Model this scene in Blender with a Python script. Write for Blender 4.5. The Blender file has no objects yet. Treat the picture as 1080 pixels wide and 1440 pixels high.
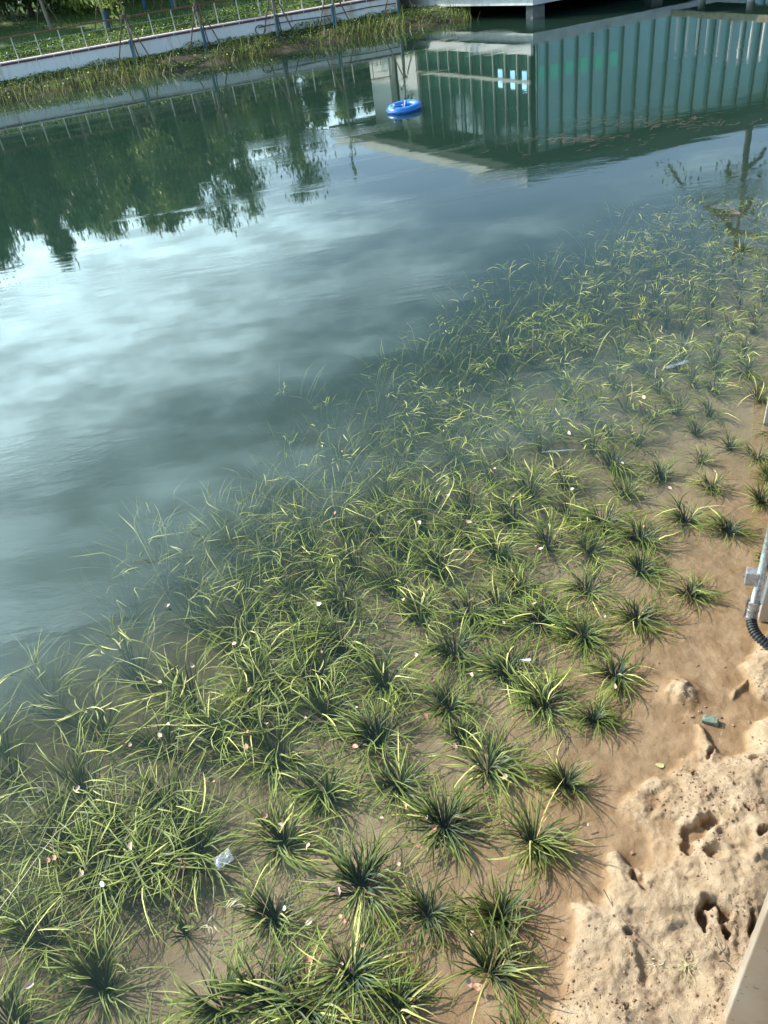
import bpy, math, random
import numpy as np
from mathutils import Vector, Matrix

random.seed(7)
rng = np.random.default_rng(7)
R = math.radians
scene = bpy.context.scene
C = scene.collection

# ------------------------------------------------------------------ camera
FPX, CAMH = 1080.0, 3.0
_d = np.array([765 - 540, 2120 - 720, FPX]); _d = _d / np.linalg.norm(_d)
UP = -_d
_fw = np.array([0, 0, 1.0]); YY = _fw - _fw.dot(UP) * UP; YY /= np.linalg.norm(YY)
XX = np.cross(YY, UP)
if XX[0] < 0: XX = -XX
M3 = np.array([XX, YY, UP])          # photo axes (right, down, forward) -> world

def ray(u, v):
    return M3 @ np.array([(u - 540) / FPX, (v - 720) / FPX, 1])
def G(u, v, z=0.0):
    """point of the place at height z that is seen at photo position u, v"""
    r = ray(u, v); t = (z - CAMH) / r[2]
    return np.array([r[0] * t, r[1] * t, z])
def REF(u, v, h):
    """point at height h whose mirror image in the water is seen at u, v"""
    r = ray(u, v); t = (-h - CAMH) / r[2]
    return np.array([r[0] * t, r[1] * t, h])
def proj(p):
    c = M3.T @ (np.array(p, float) - [0, 0, CAMH])
    return 540 + FPX * c[0] / c[2], 720 + FPX * c[1] / c[2]

cam = bpy.data.cameras.new('camera')
cam.sensor_fit = 'VERTICAL'; cam.sensor_height = 24.0
cam.lens = 24.0 * FPX / 1440.0
cam.clip_start = 0.05; cam.clip_end = 2000
co = bpy.data.objects.new('camera', cam); C.objects.link(co)
right, down, fwd = M3[:, 0], M3[:, 1], M3[:, 2]
mw = Matrix(((right[0], -down[0], -fwd[0], 0), (right[1], -down[1], -fwd[1], 0), (right[2], -down[2], -fwd[2], CAMH), (0, 0, 0, 1)))
co.matrix_world = mw
scene.camera = co

# ------------------------------------------------------------------ light
SUN_AZ, SUN_EL = -54.0, 37.0          # degrees, azimuth measured from +Y towards +X
sdir = Vector((math.sin(R(SUN_AZ)) * math.cos(R(SUN_EL)), math.cos(R(SUN_AZ)) * math.cos(R(SUN_EL)), math.sin(R(SUN_EL))))
sun = bpy.data.lights.new('sun', 'SUN'); sun.energy = 5.0; sun.angle = R(0.5); sun.color = (1.0, 0.91, 0.76)
so = bpy.data.objects.new('sun', sun); C.objects.link(so)
so.rotation_euler = sdir.to_track_quat('Z', 'Y').to_euler()

world = bpy.data.worlds.new('World'); scene.world = world; world.use_nodes = True

def nd(nt, typ, **kw):
    n = nt.nodes.new(typ)
    for k, v in kw.items():
        if k.startswith('i_'):
            key = k[2:]
            n.inputs[int(key) if key.isdigit() else key.replace('_', ' ')].default_value = v
        else: setattr(n, k, v)
    return n
def ln(nt, a, b): nt.links.new(a, b)
def mth(nt, op, a, b=None, c=None, clamp=False):
    n = nt.nodes.new('ShaderNodeMath'); n.operation = op; n.use_clamp = clamp
    for i, x in enumerate((a, b, c)):
        if x is None: continue
        if hasattr(x, 'links'): nt.links.new(x, n.inputs[i])
        else: n.inputs[i].default_value = x
    return n.outputs[0]
def ramp(nt, fac, stops, interp='LINEAR'):
    n = nt.nodes.new('ShaderNodeValToRGB'); cr = n.color_ramp; cr.interpolation = interp
    while len(cr.elements) < len(stops): cr.elements.new(0.5)
    for e, (p, c) in zip(cr.elements, stops):
        e.position = p; e.color = (*c, 1) if len(c) == 3 else c
    nt.links.new(fac, n.inputs[0]); return n.outputs[0]
def sstep(nt, x, a, b):
    n = nt.nodes.new('ShaderNodeMapRange'); n.interpolation_type = 'SMOOTHSTEP'
    nt.links.new(x, n.inputs[0]); n.inputs[1].default_value = a; n.inputs[2].default_value = b
    return n.outputs[0]
def mixc(nt, fac, a, b, mode='MIX'):
    n = nt.nodes.new('ShaderNodeMix'); n.data_type = 'RGBA'; n.blend_type = mode
    for i, x in ((0, fac), (6, a), (7, b)):
        if hasattr(x, 'links'): nt.links.new(x, n.inputs[i])
        elif i == 0: n.inputs[0].default_value = x
        else: n.inputs[i].default_value = (*x, 1)
    return n.outputs[2]

wt = world.node_tree; wt.nodes.clear()
sky = nd(wt, 'ShaderNodeTexSky', sky_type='NISHITA', sun_disc=False)
sky.sun_elevation = R(SUN_EL); sky.sun_rotation = R(SUN_AZ); sky.air_density = 1.0; sky.dust_density = 0.8; sky.ozone_density = 1.5
tc = nd(wt, 'ShaderNodeTexCoord')
sep = nd(wt, 'ShaderNodeSeparateXYZ'); ln(wt, tc.outputs['Generated'], sep.inputs[0])
zz = mth(wt, 'ADD', mth(wt, 'MAXIMUM', sep.outputs[2], 0.0), 0.10)
cb = nd(wt, 'ShaderNodeCombineXYZ')
ln(wt, mth(wt, 'DIVIDE', sep.outputs[0], zz), cb.inputs[0]); ln(wt, mth(wt, 'DIVIDE', sep.outputs[1], zz), cb.inputs[1])
CLOUD_OFF = (-3.0, 2.0, 0.0)
mp = nd(wt, 'ShaderNodeMapping'); mp.inputs['Location'].default_value = CLOUD_OFF
mp.inputs['Rotation'].default_value = (0, 0, R(25)); mp.inputs['Scale'].default_value = (0.55, 1.0, 1)
ln(wt, cb.outputs[0], mp.inputs[0])
n1 = nd(wt, 'ShaderNodeTexNoise', i_Scale=0.9, i_Detail=7.0, i_Roughness=0.55, i_Distortion=0.3); ln(wt, mp.outputs[0], n1.inputs['Vector'])
n2 = nd(wt, 'ShaderNodeTexNoise', i_Scale=3.2, i_Detail=5.0, i_Roughness=0.6); ln(wt, mp.outputs[0], n2.inputs['Vector'])
# cloudier to the left (west), where the sun stands
sdot = nd(wt, 'ShaderNodeVectorMath', operation='DOT_PRODUCT'); ln(wt, tc.outputs['Generated'], sdot.inputs[0]); sdot.inputs[1].default_value = sdir
west = nd(wt, 'ShaderNodeVectorMath', operation='DOT_PRODUCT'); ln(wt, tc.outputs['Generated'], west.inputs[0]); west.inputs[1].default_value = (math.sin(R(-75)), math.cos(R(-75)), 0)
dens = mth(wt, 'ADD', mth(wt, 'ADD', n1.outputs[0], mth(wt, 'MULTIPLY', west.outputs[1], 0.26)), mth(wt, 'MULTIPLY', n2.outputs[0], 0.20))
dens = mth(wt, 'SUBTRACT', dens, mth(wt, 'MULTIPLY', sstep(wt, sep.outputs[2], 0.54, 0.76), 0.30))
veil = mth(wt, 'MULTIPLY', mth(wt, 'SUBTRACT', 1.0, sstep(wt, sep.outputs[2], 0.08, 0.50)), 0.34)
cmask = mth(wt, 'ADD', 0.03, mth(wt, 'MULTIPLY', sstep(wt, dens, 0.515, 0.755), 0.78))
glow = mth(wt, 'POWER', mth(wt, 'MAXIMUM', sdot.outputs[1], 0.0), 4.0)
CLOUD_BASE, CLOUD_GLOW = 12.5, 48.0
cval = mth(wt, 'ADD', CLOUD_BASE, mth(wt, 'MULTIPLY', glow, CLOUD_GLOW))
n3 = nd(wt, 'ShaderNodeTexNoise', i_Scale=10.0, i_Detail=4.0, i_Roughness=0.6); ln(wt, mp.outputs[0], n3.inputs['Vector'])
cval = mth(wt, 'MULTIPLY', cval, mth(wt, 'ADD', 0.72, mth(wt, 'MULTIPLY', sstep(wt, n3.outputs[0], 0.32, 0.68), 0.56)))
cval = mth(wt, 'MULTIPLY', cval, mth(wt, 'ADD', 0.56, mth(wt, 'MULTIPLY', n2.outputs[0], 1.0)))
ccol = nd(wt, 'ShaderNodeVectorMath', operation='SCALE'); ccol.inputs[0].default_value = (0.71, 0.99, 1.07); ln(wt, cval, ccol.inputs['Scale'])
mx = mixc(wt, cmask, mixc(wt, veil, sky.outputs[0], (8.0, 12.5, 19.0)), ccol.outputs[0])
bg = nd(wt, 'ShaderNodeBackground'); bg.inputs[1].default_value = 0.11; ln(wt, mx, bg.inputs[0])
wo = nd(wt, 'ShaderNodeOutputWorld'); ln(wt, bg.outputs[0], wo.inputs[0])

scene.view_settings.view_transform = 'Standard'; scene.view_settings.look = 'None'
scene.view_settings.exposure = 0.40; scene.view_settings.gamma = 1.0
scene.view_settings.use_curve_mapping = False
cy = scene.cycles
cy.max_bounces = 6; cy.volume_bounces = 1; cy.transparent_max_bounces = 12; cy.glossy_bounces = 3; cy.transmission_bounces = 3; cy.diffuse_bounces = 2
cy.use_denoising = True; cy.sample_clamp_indirect = 8.0; cy.caustics_reflective = False

# ------------------------------------------------------------------ helpers
def tag(o, label=None, cat=None, group=None, kind=None):
    if label: o['label'] = label
    if cat: o['category'] = cat
    if group: o['group'] = group
    if kind: o['kind'] = kind
    return o
def link(name, me, mat=None, parent=None, smooth=False):
    if mat is not None and not me.materials: me.materials.append(mat)
    o = bpy.data.objects.new(name, me); C.objects.link(o)
    if parent: o.parent = parent
    if smooth: me.polygons.foreach_set('use_smooth', np.ones(len(me.polygons), bool))
    return o
def empty(name, loc, rz=0):
    o = bpy.data.objects.new(name, None); C.objects.link(o); o.location = loc; o.rotation_euler.z = rz
    o.empty_display_size = 0.1
    return o
def npmesh(name, V, F):
    V = np.asarray(V, np.float32); F = np.asarray(F, np.int32)
    me = bpy.data.meshes.new(name); k = F.shape[1]
    me.vertices.add(len(V)); me.vertices.foreach_set('co', V.ravel())
    me.loops.add(F.size); me.loops.foreach_set('vertex_index', F.ravel())
    me.polygons.add(len(F)); me.polygons.foreach_set('loop_start', np.arange(0, F.size, k, dtype=np.int32))
    me.polygons.foreach_set('loop_total', np.full(len(F), k, np.int32))
    me.update(calc_edges=True); return me
def color_attr(me, name, vals):
    a = me.attributes.new(name, 'FLOAT', 'POINT'); a.data.foreach_set('value', np.asarray(vals, np.float32))
class MB:
    def __init__(s): s.v = []; s.f = []
    def add(s, V, F):
        b = len(s.v); s.v += [tuple(map(float, p)) for p in V]; s.f += [tuple(i + b for i in q) for q in F]
    def box(s, c, size, rz=0, ax=None):
        hx, hy, hz = size[0] / 2, size[1] / 2, size[2] / 2
        cr, sr = math.cos(rz), math.sin(rz); V = []
        for z in (-hz, hz):
            for x, y in ((-hx, -hy), (hx, -hy), (hx, hy), (-hx, hy)):
                V.append((c[0] + x * cr - y * sr, c[1] + x * sr + y * cr, c[2] + z))
        s.add(V, [(0, 3, 2, 1), (4, 5, 6, 7), (0, 1, 5, 4), (1, 2, 6, 5), (2, 3, 7, 6), (3, 0, 4, 7)]); return s
    def tube(s, pts, r, n=8, cap=True):
        pts = [Vector(p) for p in pts]; rs = r if hasattr(r, '__len__') else [r] * len(pts)
        V = []; F = []; ref = None
        for i, p in enumerate(pts):
            a = pts[max(i - 1, 0)]; b = pts[min(i + 1, len(pts) - 1)]; t = (b - a).normalized()
            if ref is None: ref = Vector((0, 0, 1)) if abs(t.z) < .9 else Vector((1, 0, 0))
            u = t.cross(ref).normalized(); w = t.cross(u); ref = -w if False else ref
            for k in range(n):
                an = 2 * math.pi * k / n; V.append(p + (u * math.cos(an) + w * math.sin(an)) * rs[i])
        for i in range(len(pts) - 1):
            for k in range(n):
                F.append((i * n + k, i * n + (k + 1) % n, (i + 1) * n + (k + 1) % n, (i + 1) * n + k))
        if cap: F.append(tuple(range(n))); F.append(tuple((len(pts) - 1) * n + k for k in reversed(range(n))))
        s.add(V, F); return s
    def prism(s, poly, z0, z1):
        n = len(poly); V = [(p[0], p[1], z0) for p in poly] + [(p[0], p[1], z1) for p in poly]
        F = [tuple(reversed(range(n))), tuple(range(n, 2 * n))] + [(i, (i + 1) % n, n + (i + 1) % n, n + i) for i in range(n)]
        s.add(V, F); return s
    def mesh(s, name):
        me = bpy.data.meshes.new(name); me.from_pydata(s.v, [], s.f); me.update(); return me
    def build(s, name, mat, parent=None, smooth=False, bevel=0):
        me = s.mesh(name); o = link(name, me, mat, parent, smooth)
        if bevel:
            b = o.modifiers.new('bevel', 'BEVEL'); b.width = bevel; b.segments = 2
        return o

def _h(ix, iy, seed):
    n = (ix.astype(np.int64) * 374761393 + iy.astype(np.int64) * 668265263 + seed * 1442695041) & 0x7fffffff
    n = ((n ^ (n >> 13)) * 1274126177) & 0x7fffffff
    return ((n ^ (n >> 16)) & 0xffff) / 65535.0
def vnoise(x, y, seed=0):
    ix, iy = np.floor(x), np.floor(y); fx, fy = x - ix, y - iy
    fx = fx * fx * fx * (fx * (fx * 6 - 15) + 10); fy = fy * fy * fy * (fy * (fy * 6 - 15) + 10)
    a, b, c, d = _h(ix, iy, seed), _h(ix + 1, iy, seed), _h(ix, iy + 1, seed), _h(ix + 1, iy + 1, seed)
    return (a * (1 - fx) + b * fx) * (1 - fy) + (c * (1 - fx) + d * fx) * fy - 0.5
def fbm(x, y, o=4, seed=0, g=.5):
    t = 0; am = 1
    for i in range(o):
        t = t + am * vnoise(x * 2 ** i + 13.7 * i, y * 2 ** i - 7.3 * i, seed + i); am *= g
    return t

# ------------------------------------------------------------------ materials
def pmat(name, col, rough=.7, metal=0, spec=.5, noise=None, bump=None, col2=None):
    m = bpy.data.materials.new(name); m.use_nodes = True; nt = m.node_tree; b = nt.nodes['Principled BSDF']
    b.inputs['Roughness'].default_value = rough; b.inputs['Metallic'].default_value = metal; b.inputs['Specular IOR Level'].default_value = spec
    b.inputs['Base Color'].default_value = (*col, 1)
    if noise:
        t = nd(nt, 'ShaderNodeTexCoord'); nz = nd(nt, 'ShaderNodeTexNoise', i_Scale=noise, i_Detail=6.0, i_Roughness=.6); ln(nt, t.outputs['Object'], nz.inputs['Vector'])
        c2 = col2 or tuple(c * .7 for c in col)
        ln(nt, mixc(nt, sstep(nt, nz.outputs[0], .35, .65), c2, col), b.inputs['Base Color'])
        if bump:
            bp = nd(nt, 'ShaderNodeBump', i_Strength=1.0, i_Distance=bump); ln(nt, nz.outputs[0], bp.inputs['Height']); ln(nt, bp.outputs[0], b.inputs['Normal'])
    return m

def mat_bed():
    m = bpy.data.materials.new('sand_mud'); m.use_nodes = True; nt = m.node_tree; b = nt.nodes['Principled BSDF']
    g = nd(nt, 'ShaderNodeNewGeometry'); sp = nd(nt, 'ShaderNodeSeparateXYZ'); ln(nt, g.outputs['Position'], sp.inputs[0])
    def N(s, d=5, r=.6):
        n = nd(nt, 'ShaderNodeTexNoise', i_Scale=s, i_Detail=float(d), i_Roughness=r); ln(nt, g.outputs['Position'], n.inputs['Vector']); return n.outputs[0]
    big, mid, fine, grain = N(2.3), N(11), N(60, 6, .7), N(330, 3, .7)
    zw = mth(nt, 'ADD', sp.outputs[2], mth(nt, 'MULTIPLY', mth(nt, 'SUBTRACT', mid, .5), 0.035))
    dry = sstep(nt, zw, 0.004, 0.030)
    silt = sstep(nt, mth(nt, 'ADD', sp.outputs[2], mth(nt, 'MULTIPLY', mth(nt, 'SUBTRACT', big, .5), .08)), -0.02, -0.10)
    wetc = mixc(nt, sstep(nt, mid, .35, .65), (0.255, 0.15, 0.07), (0.35, 0.225, 0.125))
    siltc = mixc(nt, sstep(nt, big, .35, .65), (0.33, 0.235, 0.14), (0.45, 0.33, 0.21))
    c = mixc(nt, silt, wetc, siltc)
    dryc = mixc(nt, sstep(nt, mid, .3, .7), (0.47, 0.325, 0.205), (0.61, 0.455, 0.31))
    c = mixc(nt, dry, c, dryc)
    c = mixc(nt, mth(nt, 'MULTIPLY', sstep(nt, fine, .52, .72), .35), c, (0.20, 0.125, 0.07))
    c = mixc(nt, mth(nt, 'MULTIPLY', sstep(nt, grain, .60, .75), .45), c, (0.14, 0.09, 0.055))
    c = mixc(nt, mth(nt, 'MULTIPLY', sstep(nt, grain, .42, .28), .30), c, (0.68, 0.54, 0.40))
    ln(nt, c, b.inputs['Base Color'])
    r = nd(nt, 'ShaderNodeMapRange'); ln(nt, dry, r.inputs[0]); r.inputs[3].default_value = .42; r.inputs[4].default_value = .92; ln(nt, r.outputs[0], b.inputs['Roughness'])
    b.inputs['Specular IOR Level'].default_value = .35
    h = mth(nt, 'ADD', mth(nt, 'MULTIPLY', fine, .013), mth(nt, 'MULTIPLY', grain, .0068))
    h = mth(nt, 'MULTIPLY', h, mth(nt, 'ADD', .35, mth(nt, 'MULTIPLY', dry, .75)))
    bp = nd(nt, 'ShaderNodeBump', i_Strength=1.0, i_Distance=1.0); ln(nt, h, bp.inputs['Height']); ln(nt, bp.outputs[0], b.inputs['Normal'])
    return m

WATER_DENS = 2.0
def mat_water():
    m = bpy.data.materials.new('pond_water'); m.use_nodes = True; nt = m.node_tree; nt.nodes.clear()
    out = nd(nt, 'ShaderNodeOutputMaterial'); g = nd(nt, 'ShaderNodeNewGeometry')
    def N(sx, sy, s, d, rot=0, dist=0.0):
        mp = nd(nt, 'ShaderNodeMapping'); mp.inputs['Scale'].default_value = (sx, sy, 1); mp.inputs['Rotation'].default_value = (0, 0, R(rot)); ln(nt, g.outputs['Position'], mp.inputs[0])
        n = nd(nt, 'ShaderNodeTexNoise', i_Scale=s, i_Detail=d, i_Roughness=.55, i_Distortion=dist); ln(nt, mp.outputs[0], n.inputs['Vector']); return n.outputs[0]
    patch = sstep(nt, N(.28, 1.0, .75, 4.0, 14), .52, .66)
    rip = N(.30, 1.0, 11.0, 3.0, 12, .3); rip2 = N(.4, 1.0, 30.0, 2.0, 4, .4); swell = N(.6, 1.0, 1.6, 2.0, 15)
    h = mth(nt, 'ADD', mth(nt, 'MULTIPLY', swell, .0009), mth(nt, 'MULTIPLY', mth(nt, 'ADD', mth(nt, 'MULTIPLY', rip, .0014), mth(nt, 'MULTIPLY', rip2, .0008)), mth(nt, 'ADD', .07, patch)))
    bp = nd(nt, 'ShaderNodeBump', i_Strength=1.0, i_Distance=1.0); ln(nt, h, bp.inputs['Height'])
    dt = nd(nt, 'ShaderNodeVectorMath', operation='DOT_PRODUCT'); ln(nt, g.outputs['Incoming'], dt.inputs[0]); ln(nt, bp.outputs[0], dt.inputs[1])
    cs = mth(nt, 'ABSOLUTE', dt.outputs['Value'])
    F = mth(nt, 'ADD', .021, mth(nt, 'MULTIPLY', .979, mth(nt, 'POWER', mth(nt, 'SUBTRACT', 1.0, cs, clamp=True), 4.15)), clamp=True)
    tr = nd(nt, 'ShaderNodeBsdfTransparent'); gl = nd(nt, 'ShaderNodeBsdfGlossy'); gl.inputs['Roughness'].default_value = .015; ln(nt, bp.outputs[0], gl.inputs['Normal'])
    mx = nd(nt, 'ShaderNodeMixShader'); ln(nt, F, mx.inputs[0]); ln(nt, tr.outputs[0], mx.inputs[1]); ln(nt, gl.outputs[0], mx.inputs[2]); ln(nt, mx.outputs[0], out.inputs['Surface'])
    v = nd(nt, 'ShaderNodeVolumePrincipled'); v.inputs['Color'].default_value = (0.065, 0.145, 0.11, 1); v.inputs['Density'].default_value = WATER_DENS
    v.inputs['Anisotropy'].default_value = .1; v.inputs['Absorption Color'].default_value = (0, 0, 0, 1)
    ln(nt, v.outputs[0], out.inputs['Volume'])
    return m

def mat_leaf(name, base, tip, alt, attr=True, trans=.25, rough=.45):
    """base -> tip colour along the blade, alt = yellowed blades (attribute 'hue')"""
    m = bpy.data.materials.new(name); m.use_nodes = True; nt = m.node_tree; nt.nodes.clear()
    out = nd(nt, 'ShaderNodeOutputMaterial')
    at = nd(nt, 'ShaderNodeAttribute', attribute_name='along'); ah = nd(nt, 'ShaderNodeAttribute', attribute_name='hue')
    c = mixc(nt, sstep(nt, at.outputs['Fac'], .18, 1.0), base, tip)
    c = mixc(nt, sstep(nt, ah.outputs['Fac'], .55, 1.0), c, alt)
    ab = nd(nt, 'ShaderNodeMath', operation='COMPARE'); ln(nt, ah.outputs['Fac'], ab.inputs[0]); ab.inputs[1].default_value = .20; ab.inputs[2].default_value = .022; c = mixc(nt, mth(nt, 'MULTIPLY', ab.outputs[0], .8), c, (0.26, 0.15, 0.07))
    v = nd(nt, 'ShaderNodeHueSaturation'); ln(nt, c, v.inputs['Color']); ln(nt, mth(nt, 'ADD', .42, mth(nt, 'MULTIPLY', ah.outputs['Fac'], 1.05)), v.inputs['Value'])
    df = nd(nt, 'ShaderNodeBsdfPrincipled'); df.inputs['Roughness'].default_value = rough; df.inputs['Specular IOR Level'].default_value = .4; ln(nt, v.outputs[0], df.inputs['Base Color'])
    tl = nd(nt, 'ShaderNodeBsdfTranslucent'); ln(nt, v.outputs[0], tl.inputs['Color'])
    mx = nd(nt, 'ShaderNodeMixShader'); mx.inputs[0].default_value = trans; ln(nt, df.outputs[0], mx.inputs[1]); ln(nt, tl.outputs[0], mx.inputs[2]); ln(nt, mx.outputs[0], out.inputs[0])
    return m

M = {}
M['bed'] = mat_bed(); M['water'] = mat_water()
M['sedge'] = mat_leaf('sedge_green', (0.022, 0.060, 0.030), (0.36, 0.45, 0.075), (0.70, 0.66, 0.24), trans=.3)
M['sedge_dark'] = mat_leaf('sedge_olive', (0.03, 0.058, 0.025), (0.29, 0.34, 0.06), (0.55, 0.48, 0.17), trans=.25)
M['stub'] = pmat('dark_stubs', (0.03, 0.05, 0.045), .6, noise=30, col2=(.16, .17, .13))
M['reed'] = mat_leaf('reed_green', (0.08, 0.12, 0.035), (0.24, 0.33, 0.06), (0.40, 0.40, 0.11))
M['cover'] = mat_leaf('ground_cover_green', (0.045, 0.11, 0.03), (0.18, 0.32, 0.06), (0.30, 0.38, 0.08))
M['crown'] = [mat_leaf('crown_dark_green', (0.05, 0.11, 0.025), (0.12, 0.23, 0.05), (0.21, 0.29, 0.07)),
              mat_leaf('crown_mid_green', (0.07, 0.12, 0.03), (0.16, 0.25, 0.05), (0.27, 0.31, 0.07)),
              mat_leaf('crown_pale_green', (0.07, 0.11, 0.05), (0.14, 0.20, 0.09), (0.22, 0.25, 0.12))]
M['bark'] = pmat('bark', (0.16, 0.12, 0.09), .9, noise=9, bump=.02, col2=(.08, .06, .045))
M['bark_pale'] = pmat('pale_bark', (0.34, 0.30, 0.25), .9, noise=9, bump=.02)
M['blue_wrap'] = pmat('blue_wrap', (0.03, 0.15, 0.24), .6, noise=20, col2=(.02, .09, .14))
M['prop'] = pmat('prop_wood', (0.19, 0.13, 0.10), .8, noise=15)
M['petal'] = [pmat('petal_pink', (0.62, 0.33, 0.24), .6, noise=60, col2=(.42, .19, .12)), pmat('petal_pale', (0.72, 0.52, 0.42), .6, noise=60), pmat('petal_white', (0.8, 0.78, 0.72), .5)]

# ------------------------------------------------------------------ lake bed and muddy shore
LAND = [(690, 1560), (775, 1440), (790, 1400), (795, 1340), (803, 1300), (806, 1268), (818, 1264), (840, 1270), (848, 1251), (850, 1225), (858, 1202), (868, 1199), (880, 1208), (892, 1222), (905, 1222),
        (916, 1208), (912, 1182), (898, 1164), (878, 1152), (868, 1140), (872, 1125), (893, 1108), (915, 1098), (941, 1084), (962, 1067), (980, 1052), (982, 1035), (978, 1018), (988, 1019), (999, 1042), (1014, 1064), (1030, 1064),
        (1046, 1058), (1052, 1046), (1048, 1028), (1064, 1018), (1085, 1008), (1130, 985), (1140, 960), (1180, 800), (1900, 800), (1900, 1500), (1500, 3000), (700, 3000)]
LAND2 = [(1042, 937), (1052, 920), (1062, 905), (1085, 885), (1120, 870), (1170, 820), (1160, 960), (1085, 984), (1070, 980), (1052, 962), (1042, 972), (1034, 985), (1031, 974), (1050, 957)]
def wpoly(P):
    out = []
    for u, v in P:
        if v > 2000: out.append({700: (-.2, -4.0), 1500: (8, -4.0)}[u])
        elif u > 1400: out.append({800: (9, 5.0), 1500: (9, 1.0)}[v])
        else: out.append(tuple(G(u, v)[:2]))
    return np.array(out)
LP, LP2 = wpoly(LAND), wpoly(LAND2)
def sdist(x, y, P):
    d = np.full(x.shape, 1e9); ins = np.zeros(x.shape, bool); n = len(P)
    for i in range(n):
        ax, ay = P[i]; bx, by = P[(i + 1) % n]; ex, ey = bx - ax, by - ay
        t = np.clip(((x - ax) * ex + (y - ay) * ey) / (ex * ex + ey * ey + 1e-12), 0, 1)
        d = np.minimum(d, np.hypot(x - ax - t * ex, y - ay - t * ey))
        c = ((ay > y) != (by > y)) & (x < (bx - ax) * (y - ay) / (by - ay + 1e-12) + ax); ins ^= c
    return np.where(ins, d, -d)
# footprints and dents: photo position, half sizes in metres, angle, depth
DENTS = [((966, 1194), .026, .046, -20, .075), ((978, 1174), .044, .038, 0, .085), ((996, 1160), .038, .028, 10, .08), ((1004, 1208), .040, .034, -10, .045), ((960, 1230), .03, .02, 0, .01),
         ((984, 1298), .017, .042, -15, .08), ((998, 1280), .034, .020, 0, .08), ((1014, 1292), .020, .036, -25, .075), ((1022, 1318), .013, .026, -10, .06), ((1056, 1306), .010, .038, -38, .06), ((1066, 1330), .012, .018, -30, .04),
         ((897, 1240), .016, .034, -8, .04), ((903, 1256), .018, .014, 0, .03), ((880, 1317), .013, .010, 30, .035), ((1030, 1147), .009, .011, 0, .04), ((1050, 1146), .010, .016, 20, .045),
         ((1070, 1182), .026, .014, 20, .04), ((883, 1426), .013, .010, 0, .035), ((1000, 1062), .011, .03, -38, .03), ((975, 1092), .014, .008, 0, .03), ((1060, 1074), .030, .008, 8, .035), ((960, 1320), .05, .03, 0, .012), ((905, 1370), .02, .06, 0, .014), ((1040, 1210), .05, .03, 0, .015)]
def bed_height(x, y, fine=True):
    x = np.asarray(x, float); y = np.asarray(y, float)
    t = (y - x) / 1.41421 - .58
    t = t + .22 * vnoise(x * .8, y * .8, 5)
    dep = np.interp(t, [-3, -.3, .0, .35, 1., 2., 3., 3.8, 5., 8., 12], [.0, .004, .010, .035, .10, .22, .38, .58, .95, 1.5, 1.9])
    h = -dep + .010 * fbm(x * 4, y * 4, 4, 11) * np.clip(dep / .05, .35, 2.0)
    near = (np.abs(x - 1) < 3.5) & (y < 5.5) & (y > -4.5) if fine else np.zeros(x.shape, bool)
    far_land = (~near) & (t < -1.4)
    h = np.where(far_land, .05 + np.clip(-t - 1.4, 0, 3) * .12, h)
    if near.any():
        xn, yn = x[near], y[near]
        xw = xn + .022 * fbm(xn * 14, yn * 14, 4, 31, .6); yw = yn + .022 * fbm(xn * 14, yn * 14, 4, 37, .6)
        xd = xn + .020 * fbm(xn * 24, yn * 24, 3, 51, .6); yd = yn + .020 * fbm(xn * 24, yn * 24, 3, 57, .6)
        s = np.maximum(sdist(xw, yw, LP), sdist(xw, yw, LP2))
        lump = fbm(xn * 4.5, yn * 4.5, 3, 3) * .050 + fbm(xn * 13, yn * 13, 4, 9, .55) * .010 - np.maximum(np.abs(fbm(xn * 9, yn * 9, 3, 15)) - .12, 0) * .02 + fbm(xn * 42, yn * 42, 3, 19, .7) * .008
        land = .004 + .034 * (1 - np.exp(-np.maximum(s, 0) / .045)) + lump * np.clip(s / .07, 0.05, 1) + np.clip(s, 0, 2) * .05
        land = np.maximum(land, .003 + .01 * np.clip(s / .05, 0, 1))
        hn = h[near]; w = np.clip(s / .012 + .5, 0, 1); w = w * w * (3 - 2 * w)
        wet = hn + fbm(xn * 20, yn * 20, 3, 23) * .006
        hh = wet * (1 - w) + land * w
        for (uv, a, b, ang, dp) in DENTS:
            cx, cy_ = G(*uv)[:2]; dx, dy = xd - cx, yd - cy_; ca, sa = math.cos(R(ang)), math.sin(R(ang))
            q = np.hypot((dx * ca + dy * sa) / a, (-dx * sa + dy * ca) / b) + .2 * vnoise(xn * 40, yn * 40, 77)
            u_ = np.clip((q - .5) / .75, 0, 1); hh = hh - dp * .85 * (1 - u_ * u_ * (3 - 2 * u_)) + .005 * np.exp(-((q - 1.5) / .3) ** 2)
        cx, cy_ = G(957, 972)[:2]                        # small heap of crumbly sand
        q = np.hypot(xn - cx, yn - cy_) / .075; hh = np.maximum(hh, wet + .06 * np.exp(-q * q * 1.1) * (1 + .5 * vnoise(xn * 40, yn * 40, 6)))
        cx, cy_ = G(865, 1205)[:2]
        hh = hh + .012 * np.exp(-(np.hypot(xn - cx, yn - cy_) / .04) ** 2)
        h = h.copy(); h[near] = hh
    return h
def axis(a, b, st, lo, hi, gr):
    mid = list(np.arange(a, b, st)); L = []; s = st; p = a
    while p > lo: s *= gr; p -= s; L.append(p)
    U = []; s = st; p = mid[-1]
    while p < hi: s *= gr; p += s; U.append(p)
    return np.array(L[::-1] + mid + U)
ax_ = axis(.15, 2.3, .0075, -400, 400, 1.055); ay_ = axis(.55, 3.1, .0075, -200, 600, 1.055)
gx, gy = np.meshgrid(ax_, ay_)
hz = bed_height(gx.ravel(), gy.ravel())
V = np.stack([gx.ravel(), gy.ravel(), hz], 1)
nx, ny = len(ax_), len(ay_)
i = np.arange(nx - 1)[None, :] + np.arange(ny - 1)[:, None] * nx
F = np.stack([i, i + 1, i + 1 + nx, i + nx], -1).reshape(-1, 4)
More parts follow.
